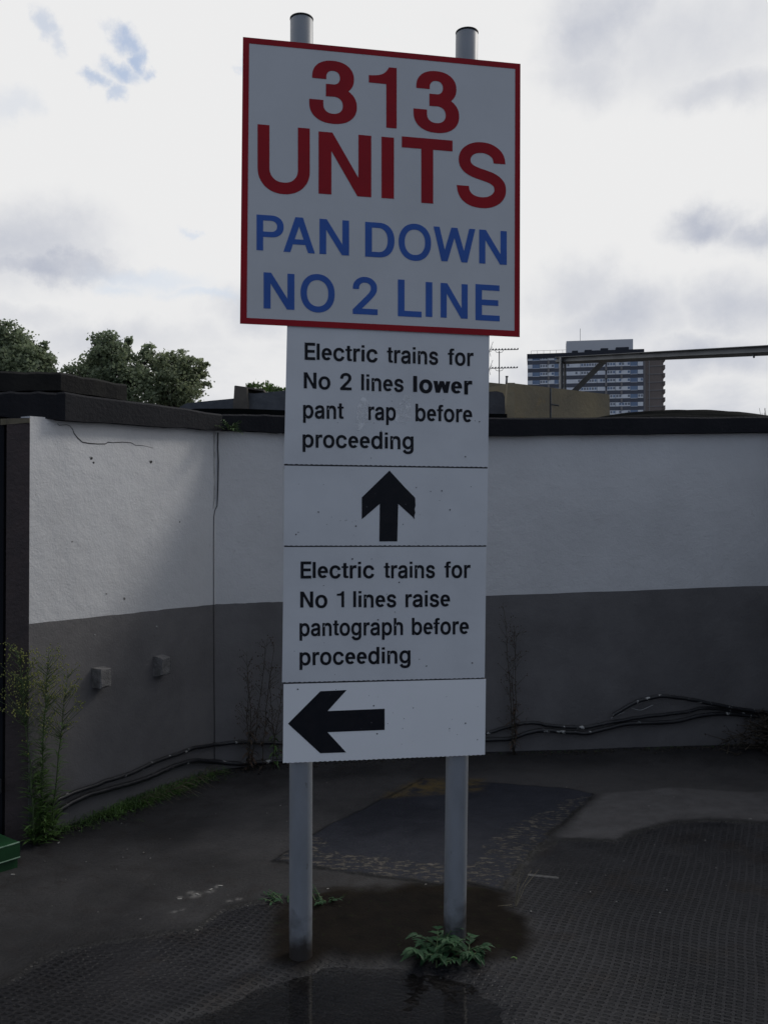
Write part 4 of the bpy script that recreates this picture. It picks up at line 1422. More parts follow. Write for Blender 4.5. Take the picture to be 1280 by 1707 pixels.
for cx, cy, rx, ry in ((492, 505, 44, 85), (716, 490, 44, 78)):
    ring = []
    for i in range(30):
        a = -2*pi*i/30
        k = 1+.16*sin(3*a+cx)+random.uniform(-.08, .08)
        ring.append(SP(460+(cx+rx*k*cos(a)-ry*.18*sin(a))*sc_, 540+(cy+ry*k*sin(a))*sc_, .0008))
    mb = MB()
    mb.poly(ring)
    obj('smudge', mb, M['smudge'], b1)
mb = MB()
for bd, (x0, y0, x1, y1), n in ((1, (490, 620, 800, 765), 14), (2, (485, 790, 800, 900), 26), (3, (480, 930, 800, 1125), 16), (4, (590, 1150, 800, 1250), 20), (4, (480, 1145, 600, 1165), 4)):
    for _ in range(n):
        x, y, r = random.uniform(x0, x1), random.uniform(y0, y1), random.choice((.6, .7, .8, 1.0, 1.5))
        mb.poly([SP(x+r*random.uniform(.6, 1.2)*cos(-a), y+r*random.uniform(.5, 1.1)*sin(-a), .0019) for a in np.linspace(0, 2*pi, 7)[:-1]])
obj('paint_chips', mb, M['rail'], sign, kind='stuff')


# ------------------------------------------------------------------ plants in the yard
def stem_pts(b, h, lean=(0, 0), n=8, wob=.012):
    r, wx, wy = [], 0, 0
    for i in range(n+1):
        t = i/n
        r.append((b[0]+lean[0]*t*t+wx, b[1]+lean[1]*t*t+wy, b[2]+h*t))
        wx += random.uniform(-wob, wob)
        wy += random.uniform(-wob, wob)
    return r


def along(pts, t):
    k = t*(len(pts)-1)
    i = min(int(k), len(pts)-2)
    return lerp(pts[i], pts[i+1], k-i)


def fleabane(b, h, lean, top, leafy, label, r=.0045):
    """tall weed: leafy stem and a loose plume of tiny heads"""
    t_ = thing('tall_weed', b, label, 'weed', 'tall weeds at the left wall end')
    st = MB()
    lf, fl = MB(), MB()
    main = stem_pts(b, h, lean, 10, .010)
    st.tube(main, [r*(1-.7*i/10) for i in range(11)], 6)
    for i in range(leafy):
        t = random.uniform(.0, 1)**1.15*.68
        p = along(main, t)
        a = random.uniform(0, 2*pi)
        l = random.uniform(.05, .10)*(1.25-t*.9)
        lf.leaf(p, (cos(a), sin(a), random.uniform(.25, .9)), l, l*.13, .25)
    for i in range(top):
        t = random.uniform(.60, .99)
        p = along(main, t)
        a = random.uniform(0, 2*pi)
        l = random.uniform(.05, .16)*(1.5-t)*1.3
        d = norm((cos(a), sin(a), random.uniform(.5, 1.3)))
        e = add(p, d, l)
        st.tube([p, add(p, d, l*.5), e], [.0014, .0011, .0008], 4, cap=False)
        if random.random() < .7:
            lf.leaf(p, (cos(a), sin(a), .6), l*.55, .004, .2)
        for _ in range(random.randint(2, 5)):
            q = add(e, (random.gauss(0, .014), random.gauss(0, .014), random.gauss(0, .012)))
            s = random.uniform(.0022, .0042)
            fl.tube([add(q, (0, 0, -s)), q, add(q, (0, 0, s*1.2))], [s*.4, s, s*.6], 5)
    obj('stem', st, M['stem_green'], t_, smooth=True)
    obj('leaves', lf, M['leaf_weed'], t_)
    obj('flower_heads', fl, M['floret'], t_, kind='stuff')


def gz(px, py):
    p = G(px, py)
    return (p[0], p[1], -.01)


b = gz(58, 1409)
fleabane(b, 1.0, (-.105, .0), 120, 170, 'tall green weed with yellowish plume in front of the brown pier', .005)
b = gz(76, 1402)
fleabane(b, 1.0, (.02, .0), 80, 280, 'tallest feathery green weed standing before the white wall end', .005)
b = gz(90, 1396)
fleabane(b, .86, (.055, .03), 60, 170, 'slimmer green weed leaning over the grey wall paint beside the taller weeds')
b = gz(66, 1405)
fleabane((b[0], b[1]+.02, b[2]), .62, (.0, .02), 16, 240, 'short bushy green weed at the back of the weed clump', .004)


def low_clump(name, b, n, l, w, spread, m, label, group=None, rise=(.3, 1.2), parts=True):
    t_ = thing(name, b, label, 'weed', group)
    st, lf = MB(), MB()
    for i in range(n):
        a = random.uniform(0, 2*pi)
        d = norm((cos(a), sin(a), random.uniform(*rise)))
        L_ = spread*random.uniform(.45, 1.2)
        b0 = add(b, (random.gauss(0, .20)*spread, random.gauss(0, .15)*spread, 0))
        pts = [b0, add(b0, d, L_*.5), add(add(b0, d, L_), (0, 0, -L_*.12))]
        st.tube(pts, [.0025, .002, .0012], 5, cap=False)
        k = random.randint(3, 6)
        for j in range(k):
            t = .3+.7*j/(k-1)
            p = along(pts, t)
            for s in (-1, 1):
                aa = a+s*random.uniform(.6, 1.2)*(1.1-.5*t)
                ll = l*random.uniform(.55, 1.15)*(1.1-.45*t)
                lf.leaf(p, (cos(aa), sin(aa), random.uniform(-.05, .55)), ll, w*ll/l, .3)
    obj('stems', st, M['stem_green'], t_, smooth=True)
    obj('leaves', lf, m, t_)


b = gz(728, 1592)
low_clump('leafy_weed', (b[0], b[1], -.012), 15, .080, .033, .15, M['leaf_shrub'], 'bushy leafy green weed with pointed leaves covering the foot of a post', None, (.5, 1.8))
b = gz(790, 1590)
low_clump('leafy_weed', (b[0], b[1], -.012), 8, .068, .026, .13, M['leaf_shrub'], 'smaller leafy weed beside the bushy weed at the post foot', None, (.2, 1.1))
b = gz(872, 1594)
low_clump('small_sprout', (b[0], b[1], -.015), 6, .028, .010, .035, M['leaf_bright'], 'tiny bright green sprout at the edge of the mud by the dimpled paving')
b = gz(472, 1502)
low_clump('ferny_weed', (b[0], b[1], -.01), 14, .036, .011, .085, M['leaf_shrub'], 'low ferny weed behind the post, on the bare concrete side', None, (.2, .9))
b = gz(541, 1504)
low_clump('ferny_weed', (b[0], b[1], -.01), 15, .036, .011, .09, M['leaf_shrub'], 'low ferny weed beside the post, on the mud between the two posts', None, (.2, .9))
b = wall_pt(384, 716, .075)
low_clump('wall_fern', b, 12, .048, .013, .085, M['leaf_bright'], 'small green plant sprouting from the joint under the coping', None, (-.3, 1.2))


def dead_plant(b, h, n, label, green):
    """thin dry weed standing against the wall"""
    t_ = thing('dry_weed', b, label, 'weed', 'dry weeds against the wall')
    st, lf, sd_ = MB(), MB(), MB()
    for s in range(n):
        m_ = stem_pts(add(b, (random.uniform(-.06, .06), random.uniform(-.02, .02), 0)), h*random.uniform(.62, 1.0), (random.uniform(-.10, .10), random.uniform(-.03, .0)), 9, .012)
        st.tube(m_, [.0036*(1-.75*i/9) for i in range(10)], 5)
        for i in range(30):
            t = random.uniform(.12, .98)
            p = along(m_, t)
            a = random.uniform(0, 2*pi)
            d = norm((cos(a), sin(a)*.6, random.uniform(.6, 1.6)))
            l = random.uniform(.04, .15)*(1.15-.6*t)
            e = add(p, d, l)
            st.tube([p, e], [.0013, .0008], 4, cap=False)
            for _ in range(random.randint(1, 3)):
                q = add(e, (random.gauss(0, .012), random.gauss(0, .01), random.gauss(0, .014)))
                r_ = random.uniform(.0025, .005)
                sd_.tube([add(q, (0, 0, -r_)), q, add(q, (0, 0, r_))], [r_*.3, r_, r_*.3], 5)
        for i in range(16):
            p = along(m_, random.uniform(.02, .45))
            a = random.uniform(0, 2*pi)
            lf.leaf(p, (cos(a), sin(a), random.uniform(-.5, .6)), random.uniform(.03, .07), .016, .5)
    obj('stems', st, M['dry'], t_, smooth=True)
    obj('leaves', lf, M['leaf_weed'] if green else M['dry_red'], t_)
    obj('seed_heads', sd_, M['dry_red'], t_, kind='stuff')


q = wall_pt(425, 1274, .12)
dead_plant((q[0], q[1], 0), .98, 4, 'dry branching weed against the grey wall near the wall joint', False)
q = wall_pt(452, 1272, .13)
dead_plant((q[0], q[1], 0), .66, 2, 'greener leafy weed between the dry weed and the sign', True)
q = wall_pt(846, 1256, .10)
dead_plant((q[0], q[1], 0), 1.08, 3, 'tall dry reddish weed against the long grey wall below the gantry post', False)

# grass along the foot of the left wall
mb = MB()
for i in range(2600):
    t = min(max(random.gauss(.55, .2), .12), .98)
    p = lerp(WA, WC, t)
    o_ = abs(random.gauss(.02, .05))
    b = (p[0]+nL[0]*o_, p[1]+nL[1]*o_, -.005)
    a = random.uniform(0, 2*pi)
    l = random.uniform(.04, .13)*(1.3 if random.random() < .1 else 1)
    d = norm((cos(a)*.7+nL[0]*.4, sin(a)*.7+nL[1]*.4, random.uniform(.4, 1.3)))
    mb.leaf(b, d, l, .004, .5)
for i in range(240):
    x = random.choice((random.uniform(1040, 1130), random.uniform(830, 1000), random.uniform(1170, 1270)))
    p = wall_pt(x, 1245, .03)
    a = random.uniform(0, 2*pi)
    mb.leaf((p[0], p[1]-random.uniform(0, .05), -.005), norm((cos(a), sin(a)-.2, random.uniform(.4, 1.4))), random.uniform(.02, .05), .004, .5)
obj('grass', mb, M['grass'], kind='stuff', label='short grass growing along the foot of the walls', cat='grass')
mb = MB()
for i in range(46):
    t = random.uniform(.45, .85)
    p = lerp(WA, WC, t)
    b = (p[0]+nL[0]*.05, p[1]+nL[1]*.05, 0)
    d = norm((nL[0]+random.uniform(-.4, .4), nL[1]+random.uniform(-.4, .4), random.uniform(.25, 1.1)))
    l = random.uniform(.14, .30)
    mb.tube([b, add(b, d, l*.5), add(add(b, d, l), (0, 0, -l*.35))], [.0012, .001, .0006], 4, cap=False)
obj('dry_grass', mb, M['straw'], kind='stuff', label='long dry grass stalks arching from the angled wall foot', cat='grass')
b = gz(858, 1512)
mb = MB()
for dx, dz, dy in ((.03, .13, .05), (.045, .14, .03), (.09, .11, .12), (.13, .10, .16), (-.08, .03, -.06), (-.05, .04, -.08), (.02, .10, .02)):
    mb.tube([b, (b[0]+dx*.4, b[1]+dy*.4, dz*.6), (b[0]+dx, b[1]+dy, dz)], [.0016, .0013, .0007], 5)
obj('dry_stalks', mb, M['straw'], loc=b, label='few dry straw stalks at the corner of the mud and tarmac', cat='dry grass')

# grit, dead leaves, heap of brush
mb = MB()
for i in range(900):
    x = random.uniform(380, 1300)
    p = wall_pt(x, 1250, .04+abs(random.gauss(0, .06)))
    s = random.uniform(.004, .016)
    a = random.uniform(0, pi)
    mb.box((p[0], p[1], random.uniform(-.002, .006)), (s, s*random.uniform(.4, .9), s*.5), a)
for i in range(500):
    p = lerp(WA, WC, random.uniform(.15, 1))
    o_ = abs(random.gauss(0, .07))
    s = random.uniform(.004, .014)
    mb.box((p[0]+nL[0]*o_, p[1]+nL[1]*o_, 0.001), (s, s*.7, s*.5), random.uniform(0, pi))
obj('grit', mb, M['debris'], kind='stuff', label='dark grit and dead leaves along the foot of the walls', cat='debris')
mb = MB()
for i in range(90):
    x, y = random.uniform(20, 1260), random.uniform(1300, 1560)
    p = G(x, y)
    s = random.uniform(.003, .009)
    mb.box((p[0], p[1], .004), (s, s*.6, .002), random.uniform(0, pi))
for x, y in ((98, 1406), (22, 1459), (112, 1467), (330, 1492), (352, 1484), (368, 1478), (300, 1500), (618, 1405), (870, 1327), (850, 1325), (1250, 1366)):
    p = G(x, y)
    mb.box((p[0], p[1], .004), (.018, .008, .002), random.uniform(0, pi))
obj('litter', mb, M['litter'], kind='stuff', label='small pale scraps scattered over the dark paving', cat='litter')
q = wall_pt(1290, 1240, .20)
ht = thing('brush_heap', (q[0], q[1], 0), 'dark heap of dead brush at the wall foot where the cables end', 'brush heap')
mb = MB()
lf = MB()
for i in range(260):
    a = random.uniform(0, 2*pi)
    r_ = abs(random.gauss(0, .17))
    zz = max(0.0, .30*(1-r_/.42))*random.uniform(.2, 1)
    p = (q[0]+cos(a)*r_, q[1]+sin(a)*r_*.6, zz)
    d = norm((random.uniform(-1, 1), random.uniform(-1, 1), random.uniform(-.4, .6)))
    e = add(p, d, random.uniform(.06, .2))
    e = (e[0], min(e[1], q[1]+.15), max(e[2], .004))
    mb.tube([p, e], [.0032, .0018], 4)
    lf.leaf(p, d, random.uniform(.03, .06), .022, .3)
    lf.leaf(e, (d[1], d[0], .2), random.uniform(.03, .05), .02, .3)
obj('twigs', mb, M['dry'], ht, kind='stuff')
obj('dead_leaves', lf, M['debris'], ht, kind='stuff')

# green box in the left corner
gb = thing('green_box', (-1.9, 4.2, 0), 'low dark green box with bright edges on the ground by the black door', 'box')
c0 = G(34, 1446)
ux, uy = norm((-.14, -.19, 0)), None
ux = (-.62, -.785, 0)
uy = (-.785, .62, 0)


def gbx(a, b_, z):
    return (c0[0]+ux[0]*a+uy[0]*b_, c0[1]+ux[1]*a+uy[1]*b_, z)


mb = MB()
mb.prism([gbx(.008, .008, -.02), gbx(.5, .008, -.02), gbx(.5, .4, -.02), gbx(.008, .4, -.02)], (0, 0, .066))
obj('base', recalc(obj('base', mb, M['green_box'], gb)) and MB(), M['green_box']) if False else recalc(obj('base', mb, M['green_box'], gb))
mb = MB()
mb.prism([gbx(0, 0, .050), gbx(.51, 0, .050), gbx(.51, .41, .050), gbx(0, .41, .050)], (0, 0, .066))
mb.prism([gbx(.006, .006, .116), gbx(.504, .006, .116), gbx(.504, .404, .116), gbx(.006, .404, .116)], (0, 0, .008))
lid = recalc(obj('lid', mb, M['green_box'], gb))
mb = MB()
mb.tube([gbx(.51, .002, .120), gbx(.003, .003, .120)], .0045, 6)
mb.tube([gbx(.51, .0, .050), gbx(.0, .0, .050)], .0038, 6)
obj('bright_edge', mb, M['box_edge'], lid)  # bars along the lid edges, lighter than the box green

a, b_ = G(879, 1457), G(931, 1462)
mb = MB()
mb.box(((a[0]+b_[0])/2, (a[1]+b_[1])/2, -.004), (hypot(b_[0]-a[0], b_[1]-a[1]), .024, .003), math.atan2(b_[1]-a[1], b_[0]-a[0]), bev=.001)
obj('pale_strip', mb, M['iron_pale'], loc=a, label='thin pale strip lying on the dimpled paving beside the tarmac patch', cat='strip')


# ------------------------------------------------------------------ beyond the wall
def tree(name, Y, circles, trunk_px, n_sub, n_leaf, size, m, label, group, cat='tree', limb=True):
    bx = P(trunk_px, 800, Y)[0]
    t_ = thing(name, (bx, Y, 0), label, cat, group)
    rs = np.random.RandomState(len(circles)*7+int(Y)+int(trunk_px))
    ctr = []
    for (x, y, r) in circles:
        c = P(x, y, Y)
        R = r*Y/FOC
        ctr.append((np.array([c[0], c[1]+rs.uniform(-1.0, 1.0)*R, c[2]]), R))
    C = []
    for c, R in ctr:
        k = max(5, int(n_sub*(R/1.0)**2))
        d = rs.normal(size=(k, 3))
        d /= np.linalg.norm(d, axis=1)[:, None]
        rad = R*rs.uniform(.35, 1.0, k)**.6
        for q, r_ in zip(d, rad):
            cc = c+q*r_
            nl = int(n_leaf*rs.uniform(.5, 1.4))
            C.append(cc+rs.normal(size=(nl, 3))*R*rs.uniform(.13, .28)*np.array([1, 1, .75]))
    C = np.concatenate(C)
    n = len(C)
    a = rs.normal(size=(n, 3))
    a /= np.linalg.norm(a, axis=1)[:, None]
    b = np.cross(a, rs.normal(size=(n, 3)))
    b /= np.linalg.norm(b, axis=1)[:, None]
    s = size*rs.uniform(.55, 1.3, n)[:, None]
    v = np.stack([C-a*s*.6, C+b*s*.42, C+a*s*.6, C-b*s*.42], 1).reshape(-1, 3)-np.array(ORIG[t_])
    me = bpy.data.meshes.new('crown')
    me.from_pydata(v.tolist(), [], np.arange(4*n).reshape(-1, 4).tolist())
    me.materials.append(m)
    o = bpy.data.objects.new('crown', me)
    COL.objects.link(o)
    o.parent = t_
    mb = MB()
    zc = min(c[2]-R*.6 for c, R in ctr)
    base = max(zc, .8)
    w = .035*max(c[2] for c, R in ctr)
    mb.tube([(bx, Y, -.1), (bx+.05, Y, base*.5), (bx, Y+.05, base)], [w, w*.75, w*.6], 10)
    for c, R in ctr:
        m1 = lerp((bx, Y, base*.9), tuple(c), .5)
        mb.tube([(bx, Y, base*.8), add(m1, (rs.uniform(-.2, .2), 0, rs.uniform(0, .25))), tuple(c)], [w*.45, w*.3, w*.1], 6)
        for k in range(5):
            d = rs.normal(size=3)
            e = c+d/np.linalg.norm(d)*R*.85
            mb.tube([lerp(m1, tuple(c), .6), tuple(e)], [w*.14, w*.05], 5)
    obj('trunk', mb, M['bark'], t_, smooth=True)


G3 = 'trees beyond the yard wall'
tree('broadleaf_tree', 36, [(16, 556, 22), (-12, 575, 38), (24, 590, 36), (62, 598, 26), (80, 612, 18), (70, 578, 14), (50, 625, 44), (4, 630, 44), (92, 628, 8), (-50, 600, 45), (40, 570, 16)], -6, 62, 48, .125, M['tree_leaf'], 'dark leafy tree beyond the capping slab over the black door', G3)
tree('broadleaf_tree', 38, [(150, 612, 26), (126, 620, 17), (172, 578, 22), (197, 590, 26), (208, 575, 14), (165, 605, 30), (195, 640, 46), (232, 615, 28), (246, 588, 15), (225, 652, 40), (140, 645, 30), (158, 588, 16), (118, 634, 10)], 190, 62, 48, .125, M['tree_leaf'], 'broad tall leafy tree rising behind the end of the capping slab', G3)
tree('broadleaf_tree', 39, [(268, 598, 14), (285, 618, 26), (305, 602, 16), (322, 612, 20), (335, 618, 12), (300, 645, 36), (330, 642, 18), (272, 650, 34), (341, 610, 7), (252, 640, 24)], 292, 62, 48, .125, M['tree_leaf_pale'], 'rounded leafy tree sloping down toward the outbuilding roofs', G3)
tree('leafy_bush', 17, [(432, 650, 17), (452, 644, 18), (472, 652, 16), (445, 662, 20), (490, 655, 18), (430, 705, 34), (482, 700, 34), (456, 760, 44), (420, 800, 38), (492, 800, 38)], 455, 110, 30, .06, M['bush_leaf'], 'bright green bush top showing over the roofs beside the sign', None, 'bush')

# felt-roofed outbuilding seen over the wall, from the left of the sign to its right
ob = thing('outbuilding', (-.6, 9.4, 0), 'low outbuilding with dark felt and lead roof beyond the wall behind the sign', 'outbuilding')
Y0 = 8.6


def slab_px(mb, pts, Y, depth):
    f = [P(x, y, Y) for x, y in pts]
    mb.prism(f, (0, depth, 0))


mb = MB()
a, b = P(285, 700, Y0+.05), P(842, 700, Y0+.05)
mb.prism([(a[0], Y0+.05, -.1), (b[0], Y0+.05, -.1), (b[0], Y0+.05, P(0, 690, Y0)[2]), (a[0], Y0+.05, P(0, 692, Y0)[2])], (0, 2.5, 0))
recalc(obj('wall', mb, M['grey_brick'], ob))
mb = MB()
slab_px(mb, [(272, 696), (480, 696), (845, 697), (845, 690), (480, 684), (400, 681), (330, 681), (300, 683)], Y0-.02, .5)
recalc(obj('roof_edge', mb, M['sheet'], ob))
mb = MB()
slab_px(mb, [(300, 690), (392, 690), (392, 664), (350, 668), (312, 672), (300, 678)], Y0+.55, .9)
recalc(obj('roof', mb, M['lead'], ob))
mb = MB()
slab_px(mb, [(405, 690), (560, 690), (560, 648), (478, 651), (424, 656), (407, 654)], Y0+.6, 1.2)
recalc(obj('roof', mb, M['lead'], ob))
mb = MB()
slab_px(mb, [(388, 690), (414, 690), (412, 646), (391, 645)], Y0+.52, .5)
slab_px(mb, [(390.5, 645), (440, 652), (440, 649), (392, 642.5)], Y0+.58, .4)
recalc(obj('upstand', mb, M['grey_brick'], ob))
mb = MB()
prof = [(800, 700), (842, 700), (841, 662), (838, 655), (828, 652), (812, 653), (800, 655)]
slab_px(mb, prof, Y0+.6, 1.6)
recalc(obj('roof', mb, M['felt'], ob))

# pale parapet further back, with a vent pipe and a television aerial
pp = thing('parapet_wall', (1.5, 13, 0), 'low buff parapet wall beside the sign, lower edge of the aerial', 'wall')
mb = MB()
f = [P(790, 700, 13), P(856, 700, 13), P(856, 641.5, 13), P(790, 635, 13)]
f[0], f[1] = (f[0][0], 13, -.1), (f[1][0], 13, -.1)
mb.prism(f, (0, .3, 0))
recalc(obj('wall_face', mb, M['tan'], pp))
mb = MB()
a, b = P(843.5, 645, 13.1), P(844.5, 627.5, 13.1)
mb.tube([a, b], .016, 8)
mb.tube([add(b, (0, 0, -.01)), add(b, (0, 0, .006))], .022, 8)
obj('vent_pipe', mb, M['steel'], pp, smooth=True)
YA = 13.6
base = P(831.6, 640, YA)
ae = thing('tv_aerial', (base[0], YA, 2.6), 'television aerial with two toothed booms on a thin mast beside the sign', 'aerial')
mb = MB()
mb.tube([(base[0], YA, 2.6), P(831.8, 585, YA)], .008, 6)
obj('mast', mb, M['alu'], ae)
for y, x0, x1 in ((583, 816.5, 862.5), (613.5, 816, 861.5)):
    mb = MB()
    a, b = P(x0, y+.5, YA-.02), P(x1, y-.3, YA-.02)
    mb.tube([a, b], .006, 6)
    c = P(832, y+5, YA-.02)
    mb.tube([P(824, y, YA-.02), P(827, y+4.2, YA-.02), P(831.8, y+5, YA-.02)], .004, 5)
    mb.tube([P(839, y, YA-.02), P(836.5, y+4.2, YA-.02), P(831.8, y+5, YA-.02)], .004, 5)
    boom = obj('boom', mb, M['alu'], ae)
    mb = MB()
    for k in range(9):
        p = lerp(a, b, .10+.9*k/8)
        mb.tube([add(p, (-.002, -.06, .010)), add(p, (.002, .06, .010))], .005, 5)
        mb.box(add(p, (0, 0, .008)), (.022, .02, .018))
    obj('elements', mb, M['alu'], boom)
    mb = MB()
    for k in range(4):
        mb.tube([add(a, (-.01, 0, -.02)), add(a, (.01+.012*k, .0, -.10+.075*k))], .0035, 5)
    obj('reflector', mb, M['alu'], boom)

# stained concrete block wall
cw = thing('concrete_wall', (2.1, 10.5, 0), 'stained buff concrete wall with sloping left end beneath the steel gantry', 'wall')
YL, YR = 10.0, 10.9
A_, B2 = P(853, 638.5, YL), P(1015.5, 657.5, YR)
mb = MB()
n = norm((B2[0]-A_[0], B2[1]-A_[1], 0))
nb = (-n[1], n[0], 0)
pts = [(P(848, 700, YL)[0], YL, -.1), (B2[0], YR, -.1), B2, lerp(A_, B2, .5), A_]
pts = [P(849, 700, YL)]+[P(1016, 700, YR)]+[B2, A_]
pts[0] = (pts[0][0], pts[0][1], 2.6)
lo = [(pts[0][0], pts[0][1], -.1), (pts[1][0], pts[1][1], -.1)]
mb.poly([lo[0], lo[1], pts[1], B2, A_, pts[0]])
bk = [add(q, nb, .5) for q in (lo[0], lo[1], pts[1], B2, A_, pts[0])]
mb.poly(bk[::-1])
fr = [lo[0], lo[1], pts[1], B2, A_, pts[0]]
for i in range(6):
    j = (i+1) % 6
    mb.poly([fr[i], bk[i], bk[j], fr[j]])
recalc(obj('wall_face', mb, M['tan'], cw))
mb = MB()
f = [P(838, 700, YL-.16), P(862, 700, YL-.16), P(858, 638, YL-.03), P(846, 638, YL-.03)]
f[0], f[1] = (f[0][0], f[0][1], 2.5), (f[1][0]-.04, f[1][1], 2.5)
mb.poly([(f[0][0]-.3, f[0][1]-.35, -.1), (f[1][0], f[1][1]-.35, -.1), f[1], f[2], f[3], f[0]])
bk = [(q[0], YL+.4, q[2]) for q in mb.v[:6]]
fr = list(mb.v[:6])
mb.poly(bk[::-1])
for i in range(6):
    j = (i+1) % 6
    mb.poly([fr[i], bk[i], bk[j], fr[j]])
recalc(obj('buttress', mb, M['tan'], cw))

# steel gantry
YG = 12.0
gp = thing('steel_gantry', P(936, 1180, YG)[:2]+(0,), 'grey steel gantry post with long arm and diagonal brace over the wall', 'gantry')


def steel(mb, a, b, w, d):
    t = norm(sub(b, a))
    s = norm(cross(t, (0, 1, 0)))
    q = cross(s, t)
    c = [add(add(a, s, i*w/2), q, j*d/2) for i, j in ((-1, -1), (1, -1), (1, 1), (-1, 1))]
    mb.prism(c, sub(b, a))


YE = YG-3.4
mb = MB()
a, b = P(936.2, 596.5, YG), P(936.2, 700, YG)
steel(mb, (b[0], YG, 0), a, .020, .09)
for k in (-1, 1):
    steel(mb, (b[0]+k*.031, YG-.05, 0), (a[0]+k*.031, YG-.05, a[2]), .012, .12)
post = recalc(obj('post', mb, M['gantry'], gp))
mb = MB()
a, b = P(936.5, 672.5, YG-.02), P(1006, 602, YG-.55)
steel(mb, a, b, .055, .06)
steel(mb, add(a, (0, -.034, 0)), add(b, (0, -.034, 0)), .070, .006)
recalc(obj('brace', mb, M['gantry'], gp))
mb = MB()
a, b = P(929, 601.5, YG+.12), P(1285, 584, YE)
a, b = a, lerp(a, b, 1.5)
steel(mb, a, b, .050, .05)
for k, w in ((.028, .10), (-.028, .085)):
    steel(mb, add(a, (0, 0, k)), add(b, (0, 0, k)), .007, w)
arm = recalc(obj('arm', mb, M['gantry'], gp))
q = P(1255.8, 589, YE+.22)
mb = MB()
mb.tube([q, add(q, (0, 0, -.045))], .010, 6)
mb.tube([add(q, (0, 0, -.012)), add(q, (0, 0, -.026))], .022, 6)
obj('hanging_bolt', mb, M['gantry'], arm)
mb = MB()
mb.tube([P(917.3, 647, YG-1.9), (P(917.3, 700, YG-1.9)[0], YG-1.9, 1.5)], .012, 6)
mb.tube([P(917.3, 674, YG-1.9), P(931, 676, YG-1.9)], .010, 6)
obj('iron_pipe', mb, M['iron'], loc=P(917, 700, YG-1.9), label='thin dark iron pipe fixed to the buff concrete wall left of the gantry post', cat='pipe')

# black sheeting bulging over the far right of the wall
mb = MB()
xs = np.linspace(985, 1500, 60)
crest = np.interp(xs, [985, 1010, 1040, 1080, 1130, 1180, 1230, 1280, 1340, 1500], [699, 694, 689, 686, 684.5, 685, 688, 694, 699, 703])
NV = 40
for i, (x, y) in enumerate(zip(xs, crest)):
    top = P(x, y, 7.22)
    for j in range(NV):
        t = j/(NV-1)
        yy = 6.95+.62*t
        prof = sin(pi*min(1, max(0, .06+.88*t)))**.55
        zb = 2.30
        rid = .010*sin(t*34+.02*x)+.006*sin(t*75+i*.2)
        mb.v.append((top[0], yy, zb+(top[2]-zb)*prof+rid*(.4+prof)*.6))
for i in range(59):
    for j in range(NV-1):
        k = i*NV+j
        mb.f.append((k, k+NV, k+NV+1, k+1))
        mb.m.append(0)
obj('black_sheeting', mb, M['sheet'], smooth=True, loc=(2.4, 7.1, 2.3), label='black ridged sheeting humped over the wall top under the gantry arm', cat='sheeting')

# dry twiggy plant top at the right edge
q = P(1278, 690, 10)
tp = thing('twiggy_shrub', (q[0], 10, 0), 'bare twiggy shrub top behind the black sheeting', 'shrub')
mb, lf = MB(), MB()
for s in range(16):
    bb_ = (q[0]+random.uniform(-.03, .12), 10, 2.0)
    e = (q[0]+random.uniform(-.12, .2), 10+random.uniform(-.1, .1), q[2]+random.uniform(-.02, .07))
    mb.tube([bb_, lerp(bb_, e, .6), e], [.006, .004, .002], 4)
    for k in range(4):
        lf.leaf(lerp(bb_, e, random.uniform(.7, 1)), (random.uniform(-1, 1), 0, random.uniform(0, 1)), .035, .012)
mb.tube([(q[0], 10, 0), (q[0], 10, 2.05)], .02, 6)
obj('stems', mb, M['dry'], tp)
obj('leaves', lf, M['dry'], tp)


# ------------------------------------------------------------------ the tower block
Tz = lambda y, Y: EYE+(HOR-y)*Y/FOC
YTL, YTR = 304.0, 297.7
xl, xr = P(879.3, 700, YTL)[0], P(1072.8, 700, YTR)[0]
ROOF = Tz(589.8, YTL)
tw = thing('tower_block', ((xl+xr)/2, 301, 0), 'distant tower block with pale window bands and a white plant room on its roof', 'tower block')
td = norm((xr-xl, YTR-YTL, 0))
tn = (td[1], -td[0], 0)


def T(zx, z, out=0.):
    """a point on the tower front; zx runs 92..1010 along the front as measured, z in metres"""
    px = 860+zx*.2109375
    # intersect the view ray with the front plane
    k = (px-640)/FOC
    t = (xl-k*YTL)/(k*td[1]-td[0])
    p = (xl+td[0]*t, YTL+td[1]*t, z)
    return add(p, tn, out)


def tbox(mb, x0, x1, z0, z1, out, depth, mi=0):
    mb.prism([T(x0, z0, out), T(x1, z0, out), T(x1, z1, out), T(x0, z1, out)], (-tn[0]*depth, -tn[1]*depth, 0), mi)


mb = MB()
tbox(mb, 92, 1010, -.1, ROOF-.2, 0, 14)
recalc(obj('front_block', mb, M['t_dark'], tw))
mb = MB()
tbox(mb, 1011, 1168, -.1, Tz(594, 297), -.6, 13)
br = recalc(obj('brick_bay', mb, M['t_brown'], tw))
mb = MB()
for k in range(20):
    z = ROOF-2.6-2.675*k
    if z > 1:
        tbox(mb, 1040, 1168, z, z+.28, -.45, .15)
tbox(mb, 1010, 1024, 0, ROOF-1, -.3, .3)
tbox(mb, 1050, 1060, 0, ROOF-1, -.3, .3)
recalc(obj('pale_trim', mb, M['t_line'], br))
mb = MB()
tbox(mb, 88, 1014, ROOF-1.5, ROOF, .35, 14.6)
tbox(mb, 560, 1014, ROOF, ROOF+.5, .3, 14)
recalc(obj('parapet', mb, M['t_box'], tw))
mb = MB()
tbox(mb, 403, 937, ROOF-.1, Tz(564.2, 301)+.2, -4, 7)
recalc(obj('plant_room', mb, M['t_top'], tw))
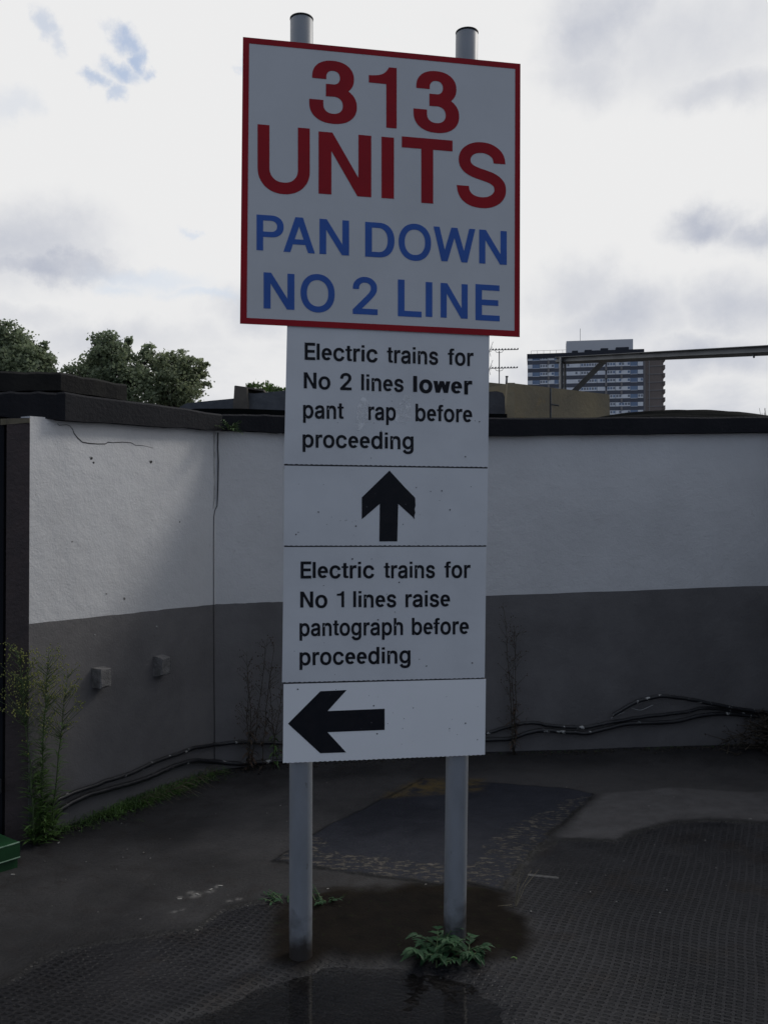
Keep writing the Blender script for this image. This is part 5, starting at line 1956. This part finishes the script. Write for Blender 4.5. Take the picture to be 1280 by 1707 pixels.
for x0, x1, y0 in ((445, 491, 152), (545, 601, 149), (672, 731, 140), (793, 895, 136)):
    mb = MB()
    tbox(mb, x0, x1, ROOF, Tz(550+y0*.211, 300), -.5, 2.6)
    recalc(obj('roof_vent', mb, M['t_box'], tw))
mb = MB()
for s in range(6):
    mb.tube([T(120+50*s, ROOF, -.3), T(120+50*s, ROOF+1.1, -.3)], .05, 4)
mb.tube([T(120, ROOF+1.1, -.3), T(400, ROOF+1.1, -.3)], .05, 4)
obj('railing', mb, M['alu'], tw)
mb = MB()
mb.tube([T(515, Tz(564, 301), -5), T(515, Tz(564, 301)+4.5, -5)], .07, 4)
obj('roof_mast', mb, M['alu'], tw)
WIN = [(93, 130, 'w'), (131, 187, 'b'), (190, 250, 'p'), (254, 303, 'w'), (304, 335, 'b'), (338, 510, 'w'), (513, 638, 'p'), (642, 706, 'w'), (720, 786, 'p'), (789, 903, 'm'), (905, 961, 'b'), (963, 1005, 'w')]
zc0 = Tz(597.6, YTL)
for k in range(20):
    zc = zc0-2.675*k
    if zc < 2:
        break
    if k > 7:
        continue
    for x0, x1, kind in WIN:
        mb = MB()
        n_p = max(2, int(round((x1-x0)/22)))
        if kind == 'b':
            tbox(mb, x0, x1, zc-.70, zc+.62, .04, .2, 1)
            tbox(mb, x0, x1, zc-.84, zc-.70, .14, .3, 0)
        else:
            tbox(mb, x0, x1, zc-.72, zc+.62, .06, .2, 0)
            for j in range(n_p):
                a0 = x0+(x1-x0)*(j+.14)/n_p
                a1 = x0+(x1-x0)*(j+.86)/n_p
                if kind == 'p' or (kind == 'm' and j % 3 == 1) or random.random() < .22:
                    tbox(mb, a0, a1, zc-.30, zc+.46, .10, .06, 2 if random.random() < .6 else 1)
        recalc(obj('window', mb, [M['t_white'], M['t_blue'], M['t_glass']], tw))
mb = MB()
for k in range(8, 20):
    zc = zc0-2.675*k
    if zc > 2:
        tbox(mb, 95, 1005, zc-.72, zc+.62, .06, .2)
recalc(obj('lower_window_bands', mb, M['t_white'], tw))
for x in (258, 712, 834):
    mb = MB()
    for k in range(8):
        tbox(mb, x-8, x+8, zc0-2.675*k-2.0, zc0-2.675*k-.72, .5, .5)
    recalc(obj('balcony_pipe', mb, M['t_line'], tw))
for k in range(8):
    mb = MB()
    z = ROOF-3.6-2.675*k
    tbox(mb, 1166, 1180, z, z+1.3, .2, 6)
    recalc(obj('side_balcony', mb, M['t_brown'], br))
